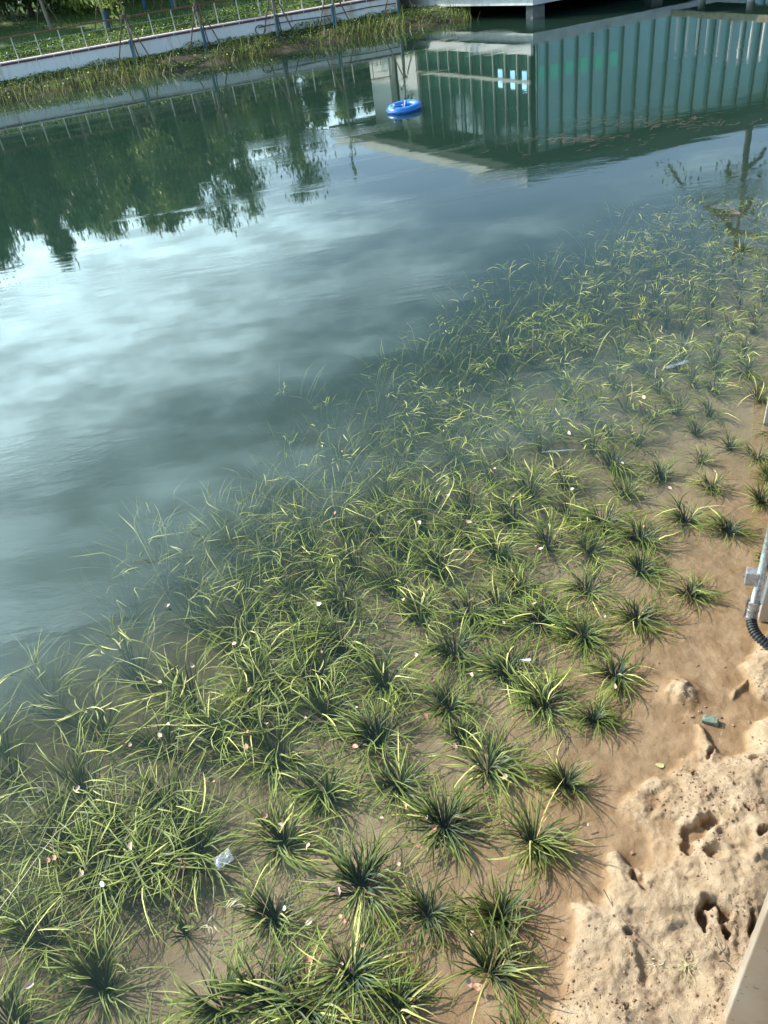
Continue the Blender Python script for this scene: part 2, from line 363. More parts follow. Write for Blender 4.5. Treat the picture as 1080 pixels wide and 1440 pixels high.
o = link('lake_bed', npmesh('lake_bed', V, F), M['bed'], smooth=True); tag(o, kind='structure')

# ------------------------------------------------------------------ water
WB = MB()
nseg = 1
WB.box((0, 10, -1.5), (500, 110, 3.0))
o = WB.build('water', M['water']); tag(o, kind='structure')

# ------------------------------------------------------------------ far shore: bank, wall, rail, lawn
WALL = [np.array(p) for p in [(-70, 8.0), (-40, 18.5), (-22, 25.6), (-10.3, 29.4), (-4.05, 30.7), (3.3, 31.9)]]
def wall_at(x):
    xs = [p[0] for p in WALL]; ys = [p[1] for p in WALL]; return float(np.interp(x, xs, ys))
def strip(name, offs, mat, x0, x1, step, zf=None, seed=0, **kw):
    xs = np.arange(x0, x1 + step, step); V = []
    for x in xs:
        y = wall_at(x)
        for (dy, z, nz) in offs:
            V.append((x, y + dy, z + nz * float(fbm(np.array([x * 1.7]), np.array([dy * 1.7 + y]), 4, seed)[0])))
    n = len(offs); F = []
    for a in range(len(xs) - 1):
        for b in range(n - 1): F.append((a * n + b, (a + 1) * n + b, (a + 1) * n + b + 1, a * n + b + 1))
    o = link(name, npmesh(name, V, F), mat, smooth=True); tag(o, **kw); return o
M['soil'] = pmat('bank_soil', (0.085, 0.062, 0.04), .95, noise=3, bump=.05, col2=(.04, .045, .022))
M['grass'] = pmat('lawn_grass', (0.075, 0.15, 0.03), .9, noise=1.2, bump=.03, col2=(.045, .10, .02))
offs = [(-3.4, -.9, 0), (-2.2, -.25, .05), (-1.7, -.05, .1), (-1.4, .05, .12), (-1.0, .20, .12), (-.5, .32, .08), (-.1, .40, .04), (.0, .40, 0)]
strip('far_bank', offs, M['soil'], -70, 5.4, .25, seed=41, kind='structure')
def lawn_z(dy): return .88 + np.interp(dy, [0, 4, 9, 15, 25, 60, 600], [0, .10, .55, 1.0, 1.3, 1.6, 1.6])
offs = [(d, float(lawn_z(d)), .10 if d > 1 else 0) for d in (.32, 1, 2, 4, 6, 9, 12, 15, 20, 25, 40, 60, 120, 600)]
strip('lawn', offs, M['grass'], -300, 300, 1.5, seed=51, kind='structure')

M['wall_white'] = pmat('white_render', (0.66, 0.69, 0.72), .8, noise=.9, col2=(.60, .62, .64))
def mat_stain():
    m = pmat('stained_white_render', (.7, .72, .74), .8); nt = m.node_tree; b = nt.nodes['Principled BSDF']; g = nd(nt, 'ShaderNodeNewGeometry')
    mp = nd(nt, 'ShaderNodeMapping'); mp.inputs['Scale'].default_value = (1.6, 1.6, .25); ln(nt, g.outputs['Position'], mp.inputs[0])
    n = nd(nt, 'ShaderNodeTexNoise', i_Scale=1.3, i_Detail=6.0, i_Roughness=.7); ln(nt, mp.outputs[0], n.inputs['Vector'])
    n2 = nd(nt, 'ShaderNodeTexNoise', i_Scale=7.0, i_Detail=3.0); ln(nt, mp.outputs[0], n2.inputs['Vector'])
    c = mixc(nt, mth(nt, 'MULTIPLY', sstep(nt, n.outputs[0], .56, .66), .75), (.84, .86, .88), (.58, .46, .36))
    c = mixc(nt, mth(nt, 'MULTIPLY', sstep(nt, n2.outputs[0], .5, .8), .25), c, (.4, .38, .33)); ln(nt, c, b.inputs['Base Color']); return m
M['wall_stain'] = mat_stain()
M['maroon'] = pmat('maroon_channel', (0.13, 0.04, 0.045), .5)
M['cap_white'] = pmat('white_coping', (0.78, 0.78, 0.76), .6)
M['rust'] = pmat('rust_edge', (0.30, 0.12, 0.05), .8)
def run(mb, pts, y0, y1, z0, z1):
    """sweep a rectangular section along the wall line"""
    L = [(p[0], p[1] + y0) for p in pts] + [(p[0], p[1] + y1) for p in reversed(pts)]
    n = len(pts); V = [(x, y, z0) for x, y in L] + [(x, y, z1) for x, y in L]; N2 = 2 * n; F = []
    for a in range(N2): b = (a + 1) % N2; F.append((a, b, N2 + b, N2 + a))
    for a in range(n - 1):
        F.append((N2 + a, N2 + a + 1, N2 + N2 - 2 - a, N2 + N2 - 1 - a)); F.append((a + 1, a, N2 - 1 - a, N2 - 2 - a))
    mb.add(V, F)
wl = empty('retaining_wall', (-4, 30.7, .3)); tag(wl, 'low rust stained white retaining wall along the far bank, dark stripe under its coping', 'wall')
def wpart(name, mat, *a):
    mb = MB(); run(mb, WALL, *a); o = mb.build(name, mat, wl); o.location = -Vector(wl.location); return o
wpart('wall_face', M['wall_stain'], 0, .25, -.3, .84)
wpart('metal_channel', M['maroon'], -.03, .12, .84, .90)
wpart('coping', M['cap_white'], -.015, .30, .90, .93)
wpart('rust_edging', M['rust'], .30, .34, .70, .95)
mb = MB()
for x in np.arange(-22, 3, .55): mb.box((x, wall_at(x) - .035, .868), (.015, .012, .066))
ob = mb.build('channel_cleats', M['cap_white'], wl); ob.location = -Vector(wl.location); ob['kind'] = 'stuff'

rl = empty('path_railing', (-4, 30.85, .93)); tag(rl, 'slim railing with brown top rail, pale posts and thin wires above the far white wall', 'railing')
M['rail_brown'] = pmat('brown_rail', (0.20, 0.09, 0.06), .6); M['post_pale'] = pmat('pale_post', (0.62, 0.60, 0.52), .6); M['wire'] = pmat('wire', (.35, .36, .35), .5)
pts = [(x, wall_at(x) + .16) for x in np.arange(-30, 3.4, .8)]
ob = MB().tube([(p[0], p[1], 1.56) for p in pts], .024, 6).build('top_rail', M['rail_brown'], rl); ob.location = -Vector(rl.location)
for zz_ in (1.12, 1.34):
    ob = MB().tube([(p[0], p[1], zz_) for p in pts], .006, 4).build('wire', M['wire'], rl); ob.location = -Vector(rl.location)
pm = MB().box((0, 0, .305), (.035, .035, .61)).mesh('railing_post')
for x in np.arange(-24.5, 3.3, .72):
    ob = link('railing_post', pm, M['post_pale'], rl); ob.location = Vector((x, wall_at(x) + .16, .93)) - Vector(rl.location); ob.rotation_euler.z = .2

# blades laid in bulk: positions, lengths, directions
def blades(P, L, W, az, el0, bend, nseg=5, hue=None, zmax=None, zmin=None, curl=None, fold=True, wprof=None):
    """P (n,3) roots; returns V,F,along,hue for grass-like blades"""
    n = len(P); k = 3 if fold else 2
    cur = P.copy(); el = el0.copy(); a = az.copy(); V = np.zeros((n, nseg + 1, k, 3)); al = np.zeros((n, nseg + 1, k))
    ds = L / nseg
    for s in range(nseg + 1):
        f = s / nseg; w = W * (0.55 + 1.1 * f if f < .35 else 1.0 * (1 - ((f - .35) / .65) ** 1.8) + .04)
        side = np.stack([-np.sin(a), np.cos(a), np.zeros(n)], 1)
        V[:, s, 0] = cur - side * w[:, None] * .5; V[:, s, -1] = cur + side * w[:, None] * .5
        if fold: V[:, s, 1] = cur; V[:, s, 1, 2] -= w * .22
        al[:, s] = f
        if s < nseg:
            d = np.stack([np.cos(el) * np.cos(a), np.cos(el) * np.sin(a), np.sin(el)], 1)
            nxt = cur + d * ds[:, None]; el = el - bend / nseg
            if curl is not None: a = a + curl / nseg
            if zmax is not None:
                hit = nxt[:, 2] > zmax; nxt[:, 2] = np.where(hit, zmax, nxt[:, 2]); el = np.where(hit, np.minimum(el, .08), el)
            if zmin is not None:
                lo = nxt[:, 2] < zmin; nxt[:, 2] = np.where(lo, zmin, nxt[:, 2]); el = np.where(lo, np.maximum(el, -.05), el)
            cur = nxt
    per = (nseg + 1) * k; b = (np.arange(n) * per)[:, None, None]; s_ = (np.arange(nseg) * k)[None, :, None]; c_ = np.arange(k - 1)[None, None, :]
    i = b + s_ + c_; F = np.stack([i, i + 1, i + 1 + k, i + k], -1).reshape(-1, 4)
    hue = np.repeat(hue if hue is not None else rng.random(n), per)
    return V.reshape(-1, 3), F, al.reshape(-1), hue
def blade_mesh(name, sets):
    V = []; F = []; A = []; Hh = []; b = 0
    for v, f, a, h in sets: V.append(v); F.append(f + b); A.append(a); Hh.append(h); b += len(v)
    me = npmesh(name, np.concatenate(V), np.concatenate(F)); color_attr(me, 'along', np.concatenate(A)); color_attr(me, 'hue', np.concatenate(Hh)); return me

# bank plants: reeds at the water's edge, low weeds below the wall
n = 5200
x = rng.uniform(-24, 5.6, n); dens = fbm(x * .5, x * 0, 3, 61) + rng.random(n) * .5 > .08; x = x[dens]; n = len(x)
dy = rng.uniform(-2.3, -.9, n); P = np.stack([x, np.array([wall_at(q) for q in x]) + dy, np.interp(dy, [-2.3, -1.4, -.9], [-.25, .03, .2])], 1)
bs = blades(P, rng.uniform(.18, .60, n), np.full(n, .017), rng.uniform(0, 6.28, n), rng.uniform(1.1, 1.5, n), rng.uniform(.1, .7, n), 3, fold=False)
o = link('bank_reeds', blade_mesh('bank_reeds', [bs]), M['reed']); tag(o, 'yellow green reeds standing at the foot of the far bank', 'reeds', kind='stuff')
def leaf_cloud(P, size, tilt=1.0, hue=None, along=None):
    n = len(P); q = rng.normal(size=(n, 3)); q[:, 2] *= tilt; u = q / np.linalg.norm(q, axis=1)[:, None]
    w = np.cross(u, rng.normal(size=(n, 3))); w /= np.linalg.norm(w, axis=1)[:, None]
    s = (size * rng.uniform(.6, 1.3, n))[:, None] if np.isscalar(size) else size[:, None]
    V = np.stack([P - u * s, P + w * s * .38, P + u * s, P - w * s * .38], 1).reshape(-1, 3)
    F = np.arange(n * 4).reshape(-1, 4); h = np.repeat(rng.random(n) if hue is None else hue, 4); a = np.repeat(rng.random(n) if along is None else along, 4)
    return V, F, a, h
n = 22000
x = rng.uniform(-26, 5.5, n); dy = -rng.random(n) ** 1.5 * 1.5 - .02; cl = np.clip(.5 + fbm(x * 1.3, dy * 2, 3, 71) * 1.6, .1, 1)
P = np.stack([x, np.array([wall_at(q) for q in x]) + dy, np.interp(dy, [-1.5, -1.0, -.1], [.03, .2, .40]) + rng.random(n) * .20 * cl], 1)
o = link('bank_weeds', blade_mesh('bank_weeds', [leaf_cloud(P, .038)]), M['cover']); tag(o, 'low leafy weeds on the soil below the white wall', 'weeds', kind='stuff')
n = 42000
x = rng.uniform(-32, 6, n); dy = rng.uniform(.4, 3.6, n)
P = np.stack([x, np.array([wall_at(q) for q in x]) + dy, lawn_z(dy) + .02 + rng.random(n) * (.22 + .12 * fbm(x, dy, 3, 81))], 1)
o = link('ground_cover', blade_mesh('ground_cover', [leaf_cloud(P, .045)]), M['cover']); tag(o, 'bright leafy ground cover strip behind the railing', 'ground cover', kind='stuff')
n = 40000
x = rng.uniform(-34, 6, n); dy = rng.uniform(3.5, 16, n)
P = np.stack([x, np.array([wall_at(q) for q in x]) + dy, lawn_z(dy) - .02], 1)
bs = blades(P, rng.uniform(.08, .2, n), np.full(n, .03), rng.uniform(0, 6.28, n), rng.uniform(.9, 1.5, n), rng.uniform(.1, .7, n), 1, fold=False)
o = link('lawn_grass', blade_mesh('lawn_grass', [bs]), M['cover']); tag(o, 'short grass of the lawn rising beyond the far path', 'grass', kind='stuff')

# hose and pipe on the wall
hs = MB()
hs.tube([(-1.6 + k * .35, wall_at(-1.6 + k * .35) - .05, .66 + .02 * math.sin(k * .7)) for k in range(15)], .014, 5)
c0 = (-1.55, wall_at(-1.55) - .06, .58)
hs.tube([(c0[0] + .16 * math.cos(t_) * (1 + .05 * t_ / 6), c0[1], c0[2] + .14 * math.sin(t_)) for t_ in np.linspace(0, 12.5, 40)], .012, 5)
tag(hs.build('hose', pmat('hose_dark', (.05, .05, .05), .5)), 'thin dark hose along the white far wall, loosely coiled at its left end', 'hose')

# ------------------------------------------------------------------ trees
def limb(mb, p0, d, L, r, n=5, wob=.12, up=.0):
    pts = [Vector(p0)]; d = Vector(d).normalized(); rs = [r]
    for k in range(n):
        d = (d + Vector((rng.normal() * wob, rng.normal() * wob, rng.normal() * wob * .5 + up))).normalized()
        pts.append(pts[-1] + d * (L / n)); rs.append(r * (1 - .8 * (k + 1) / n))
    mb.tube(pts, rs, 6, cap=False); return pts
def tree(name, x, y, z, H, spread, low, kind, label, cat='tree', group=None, leaves=2600, leafsize=.10, bark='bark', droop=.5, tr=.0, props=False, wrap=False, conical=.5, lean=(0, 0)):
    t = empty(name, (x, y, z)); tag(t, label, cat, group)
    r0 = tr or .014 * H + .02; mb = MB()
    pts = [Vector((lean[0] * f + .03 * H * math.sin(f * 3 + x) * .4, lean[1] * f, H * .97 * f)) for f in np.linspace(0, 1, 8)]
    mb.tube(pts, [r0 * (1 - .85 * f) for f in np.linspace(0, 1, 8)], 8, cap=False)
    mb.build('trunk', M[bark], t, smooth=True)
    bm = MB(); cl = []
    nb = int(10 + H * 1.6)
    for k in range(nb):
        f = low + (1 - low) * (k + .5) / nb; p = pts[0].lerp(pts[-1], f); a = rng.uniform(0, 6.28)
        reach = spread * ((1 - (f - low) / (1 - low)) ** conical * .85 + .15) * rng.uniform(.65, 1.1)
        q = limb(bm, p, (math.cos(a), math.sin(a), .55), reach, r0 * .3 * (1.1 - f), up=-.12 * droop)
        cl += q[1:]
    cl += [pts[-1], pts[-2]]
    bo = bm.build('branches', M[bark], t); bo['kind'] = 'stuff'
    cl = np.array([tuple(c) for c in cl]); w = rng.integers(0, len(cl), leaves); sc = spread * .17
    P = cl[w] + rng.normal(size=(leaves, 3)) * [sc, sc, sc * .8]; P[:, 2] -= np.abs(rng.normal(size=leaves)) * droop * .35
    hue = np.clip(.5 + .9 * fbm(P[:, 0] * 1.1 + x, P[:, 2] * 1.1 + y, 3, 5) + rng.normal(size=leaves) * .12, 0, .95)
    ob = link('crown', blade_mesh('crown', [leaf_cloud(P, leafsize, 1 + droop * 1.5, hue)]), M['crown'][kind], t); ob['kind'] = 'stuff'
    if wrap:
        MB().tube([(0, 0, -.02), (0, 0, .62)], r0 + .008, 8).build('blue_wrap', M['blue_wrap'], t)
    if props:
        for a in (R(200), R(340), R(80)):
            MB().tube([(math.cos(a) * .62, math.sin(a) * .3, -.10), (math.cos(a) * .03, math.sin(a) * .03, 1.30)], .022, 5).build('prop', M['prop'], t)
        MB().tube([(0, 0, 1.22), (0, 0, 1.32)], r0 + .05, 8).build('tie_band', M['prop'], t)
    return t
fx = [(-5.75, 4.4, .95, 'blue wrapped propped tree on the far bank, furthest left before the white wall'),
      (-3.42, 4.2, .85, 'blue wrapped propped tree on the far bank, second from left before the white wall'),
      (-.95, 4.6, 1.25, 'blue wrapped propped tree on the far bank beside the coiled hose'),
      (.98, 4.3, .35, 'nearly bare blue wrapped sapling on the far bank, fourth from left before the wall'),
      (3.25, 3.6, .4, 'short propped sapling at the right end of the far bank beside the building')]
for (x, H_, sp, lab) in fx:
    bare = x > .5
    tree('bank_tree', x, wall_at(x) - .42, .34, H_, sp, .36, 1 if not bare else 2, lab, group='young trees on the far bank', leaves=130 if bare else 2600, leafsize=.08, bark='bark_pale', props=True, wrap=True, tr=.045, conical=.35, droop=.3)
bx = [(-9.9, 36.5, 6.6, 1.5, 'leaning brown trunked tree with props on the lawn, near the left end of the railing', False), (-7.4, 35.2, 6.6, 1.2, 'blue wrapped tree on the lawn just behind the railing, left of the first bank tree', True), (-6.4, 38.5, 6.9, 1.3, 'blue wrapped propped tree standing deeper on the lawn behind the first bank tree', True),
      (-5.1, 37.2, 7.4, 1.3, 'blue wrapped propped tree on the lawn between the first and second bank trees', True), (-3.9, 40.0, 7.6, 1.2, 'blue wrapped propped tree furthest back on the lawn above the second bank tree', True), (-1.6, 41.0, 5.6, .8, 'slim blue wrapped tree on the lawn above the third bank tree', True)]
for (x, y, H_, sp, lab, wr) in bx:
    tree('lawn_tree', x, y, float(lawn_z(y - wall_at(x))) - .1, H_ - .9, sp, .3, 1, lab, group='propped trees on the lawn', leaves=2000, leafsize=.10, bark='bark_pale', props=True, wrap=wr, tr=.08, droop=.6)
def at(az, D): return D * math.sin(R(az)), D * math.cos(R(az))
back = [(-27.5, 44, 9.4, 2.6, 0), (-25, 41, 8.6, 2.2, 0), (-22.8, 43, 8.3, 2.2, 0), (-20.6, 42, 6.9, 1.7, 0), (-19.0, 40, 8.2, 1.1, 2), (-17.6, 44, 7.7, 1.8, 0), (-16.0, 42, 7.6, 1.8, 0), (-14.3, 43, 6.9, 1.7, 1), (-12.8, 41, 7.8, 1.5, 1), (-11.6, 43, 8.4, 1.5, 0), (-10.2, 42, 7.5, 1.4, 0), (-8.6, 43, 6.6, 1.4, 1),
        (-7.0, 42, 5.9, 1.3, 1), (-5.2, 44, 5.3, 1.2, 1), (-3.6, 42, 5.3, 1.3, 1), (-1.8, 44, 5.1, 1.3, 1), (0.0, 43, 4.7, 1.2, 1), (1.8, 42, 4.5, 1.2, 0), (3.4, 43, 4.4, 1.1, 1),
        (-31, 45, 9.5, 2.6, 0), (-36, 46, 9.0, 2.8, 1), (-41, 47, 9.5, 2.8, 0), (-47, 48, 9, 2.8, 0)]
words = ['tall dark green', 'bushy mid green', 'slender pale green']
for k, (az, D, H_, sp, kd) in enumerate(back):
    x, y = at(az, D); z = float(lawn_z(y - wall_at(x))) - .15
    inview = k < 19
    rank = sorted(back).index(back[k]); om = ['first', 'second', 'third', 'fourth', 'fifth', 'sixth', 'seventh', 'eighth', 'ninth', 'tenth', 'eleventh', 'twelfth', 'thirteenth', 'fourteenth', 'fifteenth', 'sixteenth', 'seventeenth', 'eighteenth', 'nineteenth', 'twentieth', 'twenty first', 'twenty second', 'twenty third'][rank]
    lab = words[kd] + ' tree, ' + om + ' from the left in the row behind the lawn'
    tree('tree', x, y, z, H_ - z, sp, .12, kd, lab, group=['dark trees at the back of the lawn', 'mid green trees at the back of the lawn', 'pale tree at the back of the lawn'][kd], leaves=8000, leafsize=.13, droop=1.0, tr=.12, conical=.75, bark='bark_pale' if k % 2 else 'bark')
for k, az in enumerate(np.arange(-44, 4, 2.7)):                    # dense far wood behind them
    x, y = at(az, 58 + 3 * math.sin(k * 2.1)); z = 2.2
    if az > -8: continue
    tree('wood_tree', x, y, z, 6.0 + .8 * math.sin(k * 1.7), 2.8, .05, 0, 'dark broad pale trunked tree, ' + 'first second third fourth fifth sixth seventh eighth ninth tenth eleventh twelfth thirteenth fourteenth fifteenth'.split()[k] + ' from the left in the wood beyond the lawn', group='trees of the wood beyond the lawn', leaves=2600, leafsize=.26, droop=.6, tr=.14, conical=.4, bark='bark_pale')

# ------------------------------------------------------------------ glass pavilion over the water
CR = np.array([7.0, 27.6]); DL = np.array([2.2, 36.8]) - CR; LL = np.linalg.norm(DL); DL = DL / LL
DR = np.array([9.3, 2.5]); DR = DR / np.linalg.norm(DR); LR = 24.0
Z0, Z1, ZG0, ZG1, ZS, ZR = .37, .66, .66, 3.90, 3.97, 4.5
def onL(d, off=0): nrm = np.array([-DL[1], DL[0]]); nrm = nrm if nrm.dot([-1, -1]) > 0 else -nrm; return CR + DL * d + nrm * off
def onR(d, off=0): nrm = np.array([DR[1], -DR[0]]); nrm = nrm if nrm.dot([0, -1]) > 0 else -nrm; return CR + DR * d + nrm * off
aL, aR = math.atan2(DL[1], DL[0]), math.atan2(DR[1], DR[0])
def corner(off):
    # point at distance off outside both faces
    nl = onL(0, 1) - CR; nr = onR(0, 1) - CR
    A = np.array([nl, nr]); return CR + np.linalg.solve(A, [off, off])
bd = empty('glass_pavilion', (*CR, 0)); tag(bd, 'single storey glass pavilion with fins, standing on piers over the water at top right', 'building')
BO = -Vector(bd.location)
def bpart(mb, name, mat, parent=None, **k):
    ob = mb.build(name, mat, parent or bd, **k)
    if parent is None: ob.location = BO
    return ob
M['fascia'] = pmat('pale_fascia', (0.66, 0.66, 0.60), .6, noise=2, col2=(.58, .58, .53)); M['slab'] = pmat('pale_slab', (.62, .63, .62), .7, noise=3, col2=(.5, .51, .5)); M['soffit'] = pmat('dark_soffit', (.05, .065, .05), .8)
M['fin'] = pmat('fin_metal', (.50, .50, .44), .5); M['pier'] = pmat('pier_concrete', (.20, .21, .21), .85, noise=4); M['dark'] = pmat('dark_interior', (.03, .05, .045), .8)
def mat_glass(name, col, metal=.0, rough=.06):
    m = pmat(name, col, rough, spec=.9); nt = m.node_tree; b = nt.nodes['Principled BSDF']; g = nd(nt, 'ShaderNodeNewGeometry')
    n = nd(nt, 'ShaderNodeTexNoise', i_Scale=.35, i_Detail=3.0); ln(nt, g.outputs['Position'], n.inputs['Vector'])
    ln(nt, mixc(nt, sstep(nt, n.outputs[0], .35, .65), tuple(c * .75 for c in col), col), b.inputs['Base Color'])
    n3 = nd(nt, 'ShaderNodeTexNoise', i_Scale=.8, i_Detail=1.0); ln(nt, g.outputs['Position'], n3.inputs['Vector'])
    bp = nd(nt, 'ShaderNodeBump', i_Strength=.3, i_Distance=.02); ln(nt, n3.outputs[0], bp.inputs['Height']); ln(nt, bp.outputs[0], b.inputs['Normal'])
    return m
M['glassL'] = mat_glass('green_glass', (.05, .13, .10)); M['glassR'] = mat_glass('teal_glass_painted_glow', (.34, .70, .68))  # right panes: light from inside the glass put into the bright teal
bl, br = onL(LL), onR(LR); bk = bl + DR * LR
cs_ = corner(.12)
poly = [tuple(bl + (onL(0, .12) - CR)), tuple(cs_), tuple(br + (onR(0, .12) - CR)), tuple(bk)]
bpart(MB().prism(poly, Z0, Z1), 'floor_slab', M['slab'])
co_ = corner(1.1)
poly = [tuple(bl + (onL(0, 1.1) - CR) + DL * 2), tuple(co_), tuple(br + (onR(0, 1.1) - CR)), tuple(bk + DL * 2)]
bpart(MB().prism(poly, ZS + .02, ZR), 'roof', M['soffit'])  # dark roof colour also carries the painted shade of the right fascia
p_ = onL((LL + 1) / 2, 1.1); q_ = onL(-1.5, 1.1)
fl = [tuple(co_ + (onL(0, .0) - CR)), tuple(co_ + DL * (LL + 2.5)), tuple(co_ + DL * (LL + 2.5) + (onL(0, .03) - CR)), tuple(co_ + (onL(0, .03) - CR))]
bpart(MB().prism(fl, ZR - .26, ZR + .03), 'fascia_trim', M['fascia'])
ci = corner(1.04)
poly = [tuple(bl + (onL(0, 1.04) - CR) + DL * 1.9), tuple(ci), tuple(br + (onR(0, 1.04) - CR)), tuple(bk + DL * 1.9)]
bpart(MB().prism(poly, ZS - .02, ZS + .015), 'soffit', M['soffit'])
ins = corner(-.35)
poly = [tuple(bl + (onL(0, -.35) - CR)), tuple(ins), tuple(br + (onR(0, -.35) - CR)), tuple(bk)]
bpart(MB().prism(poly, Z1 - .05, ZS - .03), 'core', M['dark'])
# left face: fins by their mirror positions, panes between
finx = [593, 607, 622, 636, 650, 666, 681, 697.5, 714, 731, 747]
def dist_on(face, u, v, h):
    best = None
    r = ray(u, v); a = math.atan2(r[0], r[1])
    nrm = (onL(0, 1) - CR) if face == 'L' else (onR(0, 1) - CR); D_ = DL if face == 'L' else DR
    # intersection of the vertical plane through the camera with the face line
    dirv = np.array([math.sin(a), math.cos(a)]); A = np.array([dirv, -D_]).T
    s, t = np.linalg.solve(A, CR); return t
dLs = [dist_on('L', u, 120, 2) for u in finx]
finm_l = MB().box((0, 0, (ZG0 + ZS) / 2), (.03, .06, ZS - ZG0 - .03)).mesh('fin')
for d in dLs:
    p = onL(max(d, .05), .10); ob = link('fin', finm_l, M['fin'], bd); ob.location = Vector((p[0], p[1], 0)) + BO; ob.rotation_euler.z = aL
edges = sorted(max(d, .05) for d in dLs)
for a, b in zip(edges[:-1], edges[1:]):
    p = onL((a + b) / 2, .0); ob = MB().box((0, 0, 0), (b - a - .03, .04, ZG1 - ZG0), 0).build('glass_pane', M['glassL'], bd)
    ob.location = Vector((p[0], p[1], (ZG0 + ZG1) / 2)) + BO; ob.rotation_euler.z = aL + rng.normal() * .004
# white end piers of the left face
for (u0, u1) in ((527, 553), (565, 591)):
    a, b = dist_on('L', u1, 130, 2), dist_on('L', u0, 130, 2); p = onL((a + b) / 2, -.05)
    ob = MB().box((0, 0, 0), (b - a, .3, ZS - ZG0 - .05)).build('white_pier', M['cap_white'], bd); ob.location = Vector((p[0], p[1], (ZG0 + ZS) / 2)) + BO; ob.rotation_euler.z = aL
a, b = edges[0], dist_on('L', 592, 130, 2)
# mid rail across the left face, low white upstand
p = onL(b / 2, .16); ob = MB().box((0, 0, 0), (b, .07, .10)).build('mid_rail', M['fin'], bd); ob.location = Vector((p[0], p[1], 1.72)) + BO; ob.rotation_euler.z = aL
p = onL(b / 2, .21); ob = MB().box((0, 0, 0), (b + .3, .10, .26)).build('upstand', M['cap_white'], bd); ob.location = Vector((p[0], p[1], .80)) + BO; ob.rotation_euler.z = aL
# blue white emissive panes stand in for sky in the left face windows
le = bpy.data.materials.new('sky_glow_panel'); le.use_nodes = True; e = le.node_tree.nodes['Principled BSDF']; e.inputs['Base Color'].default_value = (.3, .6, .9, 1); e.inputs['Emission Color'].default_value = (.42, .8, 1, 1); e.inputs['Emission Strength'].default_value = 1.6
for u in (705, 722.5, 739):
    d = dist_on('L', u, 105, 1.7); p = onL(d, .05); ob = MB().box((0, 0, 0), (.20, .03, .55)).build('glow_panel', le, bd); ob.location = Vector((p[0], p[1], 1.72)) + BO; ob.rotation_euler.z = aL
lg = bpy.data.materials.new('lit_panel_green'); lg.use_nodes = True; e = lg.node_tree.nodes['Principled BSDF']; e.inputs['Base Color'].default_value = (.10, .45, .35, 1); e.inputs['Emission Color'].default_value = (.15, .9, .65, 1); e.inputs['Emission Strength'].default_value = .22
# right face
finr = [768 + 20.4 * k for k in range(-0, 17)]
dRs = [dist_on('R', u, 130, 2) for u in finr]; st = np.mean(np.diff(dRs)); dRs = [.05] + dRs
while dRs[-1] < LR - st: dRs.append(dRs[-1] + st)
M['fin_shade'] = pmat('fin_painted_shade', (.12, .12, .09), .5)  # same fins on the shaded face, the shade put into their colour
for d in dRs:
    p = onR(d, .10); ob = link('fin', finm_l.copy(), None, bd); ob.data.materials.clear(); ob.data.materials.append(M['fin_shade']); ob.location = Vector((p[0], p[1], 0)) + BO; ob.rotation_euler.z = aR
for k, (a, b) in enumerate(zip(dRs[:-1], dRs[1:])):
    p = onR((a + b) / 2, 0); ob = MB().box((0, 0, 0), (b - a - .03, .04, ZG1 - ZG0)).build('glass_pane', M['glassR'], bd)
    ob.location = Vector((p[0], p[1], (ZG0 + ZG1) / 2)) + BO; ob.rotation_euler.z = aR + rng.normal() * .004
    if k < 6:
        q = onR((a + b) / 2 , .035); ob = MB().box((0, 0, 0), ((b - a) * .5, .02, .42)).build('glow_panel', lg, bd); ob.location = Vector((q[0], q[1], 1.55 - .0 * k)) + BO; ob.rotation_euler.z = aR
# piers under the slab, back wall of the void
for d in (.25, 4.6, 9.2, 13.8, 18.4, 23):
    p = onR(d, -.35); ob = MB().box((p[0], p[1], -.8), (.42, .42, 2.34), aR).build('pier', M['pier'], bd); ob.location = BO
for d in (5.2, 8.5):
    p = onL(d, -.6); ob = MB().box((p[0], p[1], -.8), (.45, .45, 2.34), aL).build('pier', M['pier'], bd); ob.location = BO
# abutment at the end of the far wall
ab = MB(); ab.prism([(3.3, 31.9), (4.9, 31.42), (5.25, 32.1), (3.6, 33.2)], -1.5, .35)
tag(ab.build('abutment', M['wall_white']), 'pale concrete abutment where the far wall meets the underside of the building', 'abutment')
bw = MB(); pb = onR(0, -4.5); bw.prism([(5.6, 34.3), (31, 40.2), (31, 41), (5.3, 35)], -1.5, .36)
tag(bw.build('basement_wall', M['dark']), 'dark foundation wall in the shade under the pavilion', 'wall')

# boardwalk spur with white posts
p0, p1 = REF(945, 22, .42)[:2], REF(1085, 31, .42)[:2]
dB = (p1 - p0) / np.linalg.norm(p1 - p0); nB = np.array([-dB[1], dB[0]]); nB = nB if nB[0] > 0 else -nB
bwk = empty('boardwalk', (*p0, 0)); tag(bwk, 'narrow boardwalk with weathered edge beam, white posts and round piers leading to the pavilion', 'boardwalk')
def wk(mb, name, mat, **k): ob = mb.build(name, mat, bwk, **k); ob.location = (-p0[0], -p0[1], 0); return ob
pe = p0 + dB * 9
wk(MB().prism([tuple(p0), tuple(pe), tuple(pe + nB * 1.6), tuple(p0 + nB * 1.6)], .30, .40), 'deck', pmat('deck_wood', (.25, .2, .14), .8, noise=5))
wk(MB().prism([tuple(p0 - nB * .06), tuple(pe - nB * .06), tuple(pe - nB * .004), tuple(p0 - nB * .004)], .26, .43), 'edge_beam', pmat('edge_beam', (.30, .25, .17), .8, noise=5))
postx = [950, 965, 979, 993, 1010, 1026, 1040, 1055, 1072]
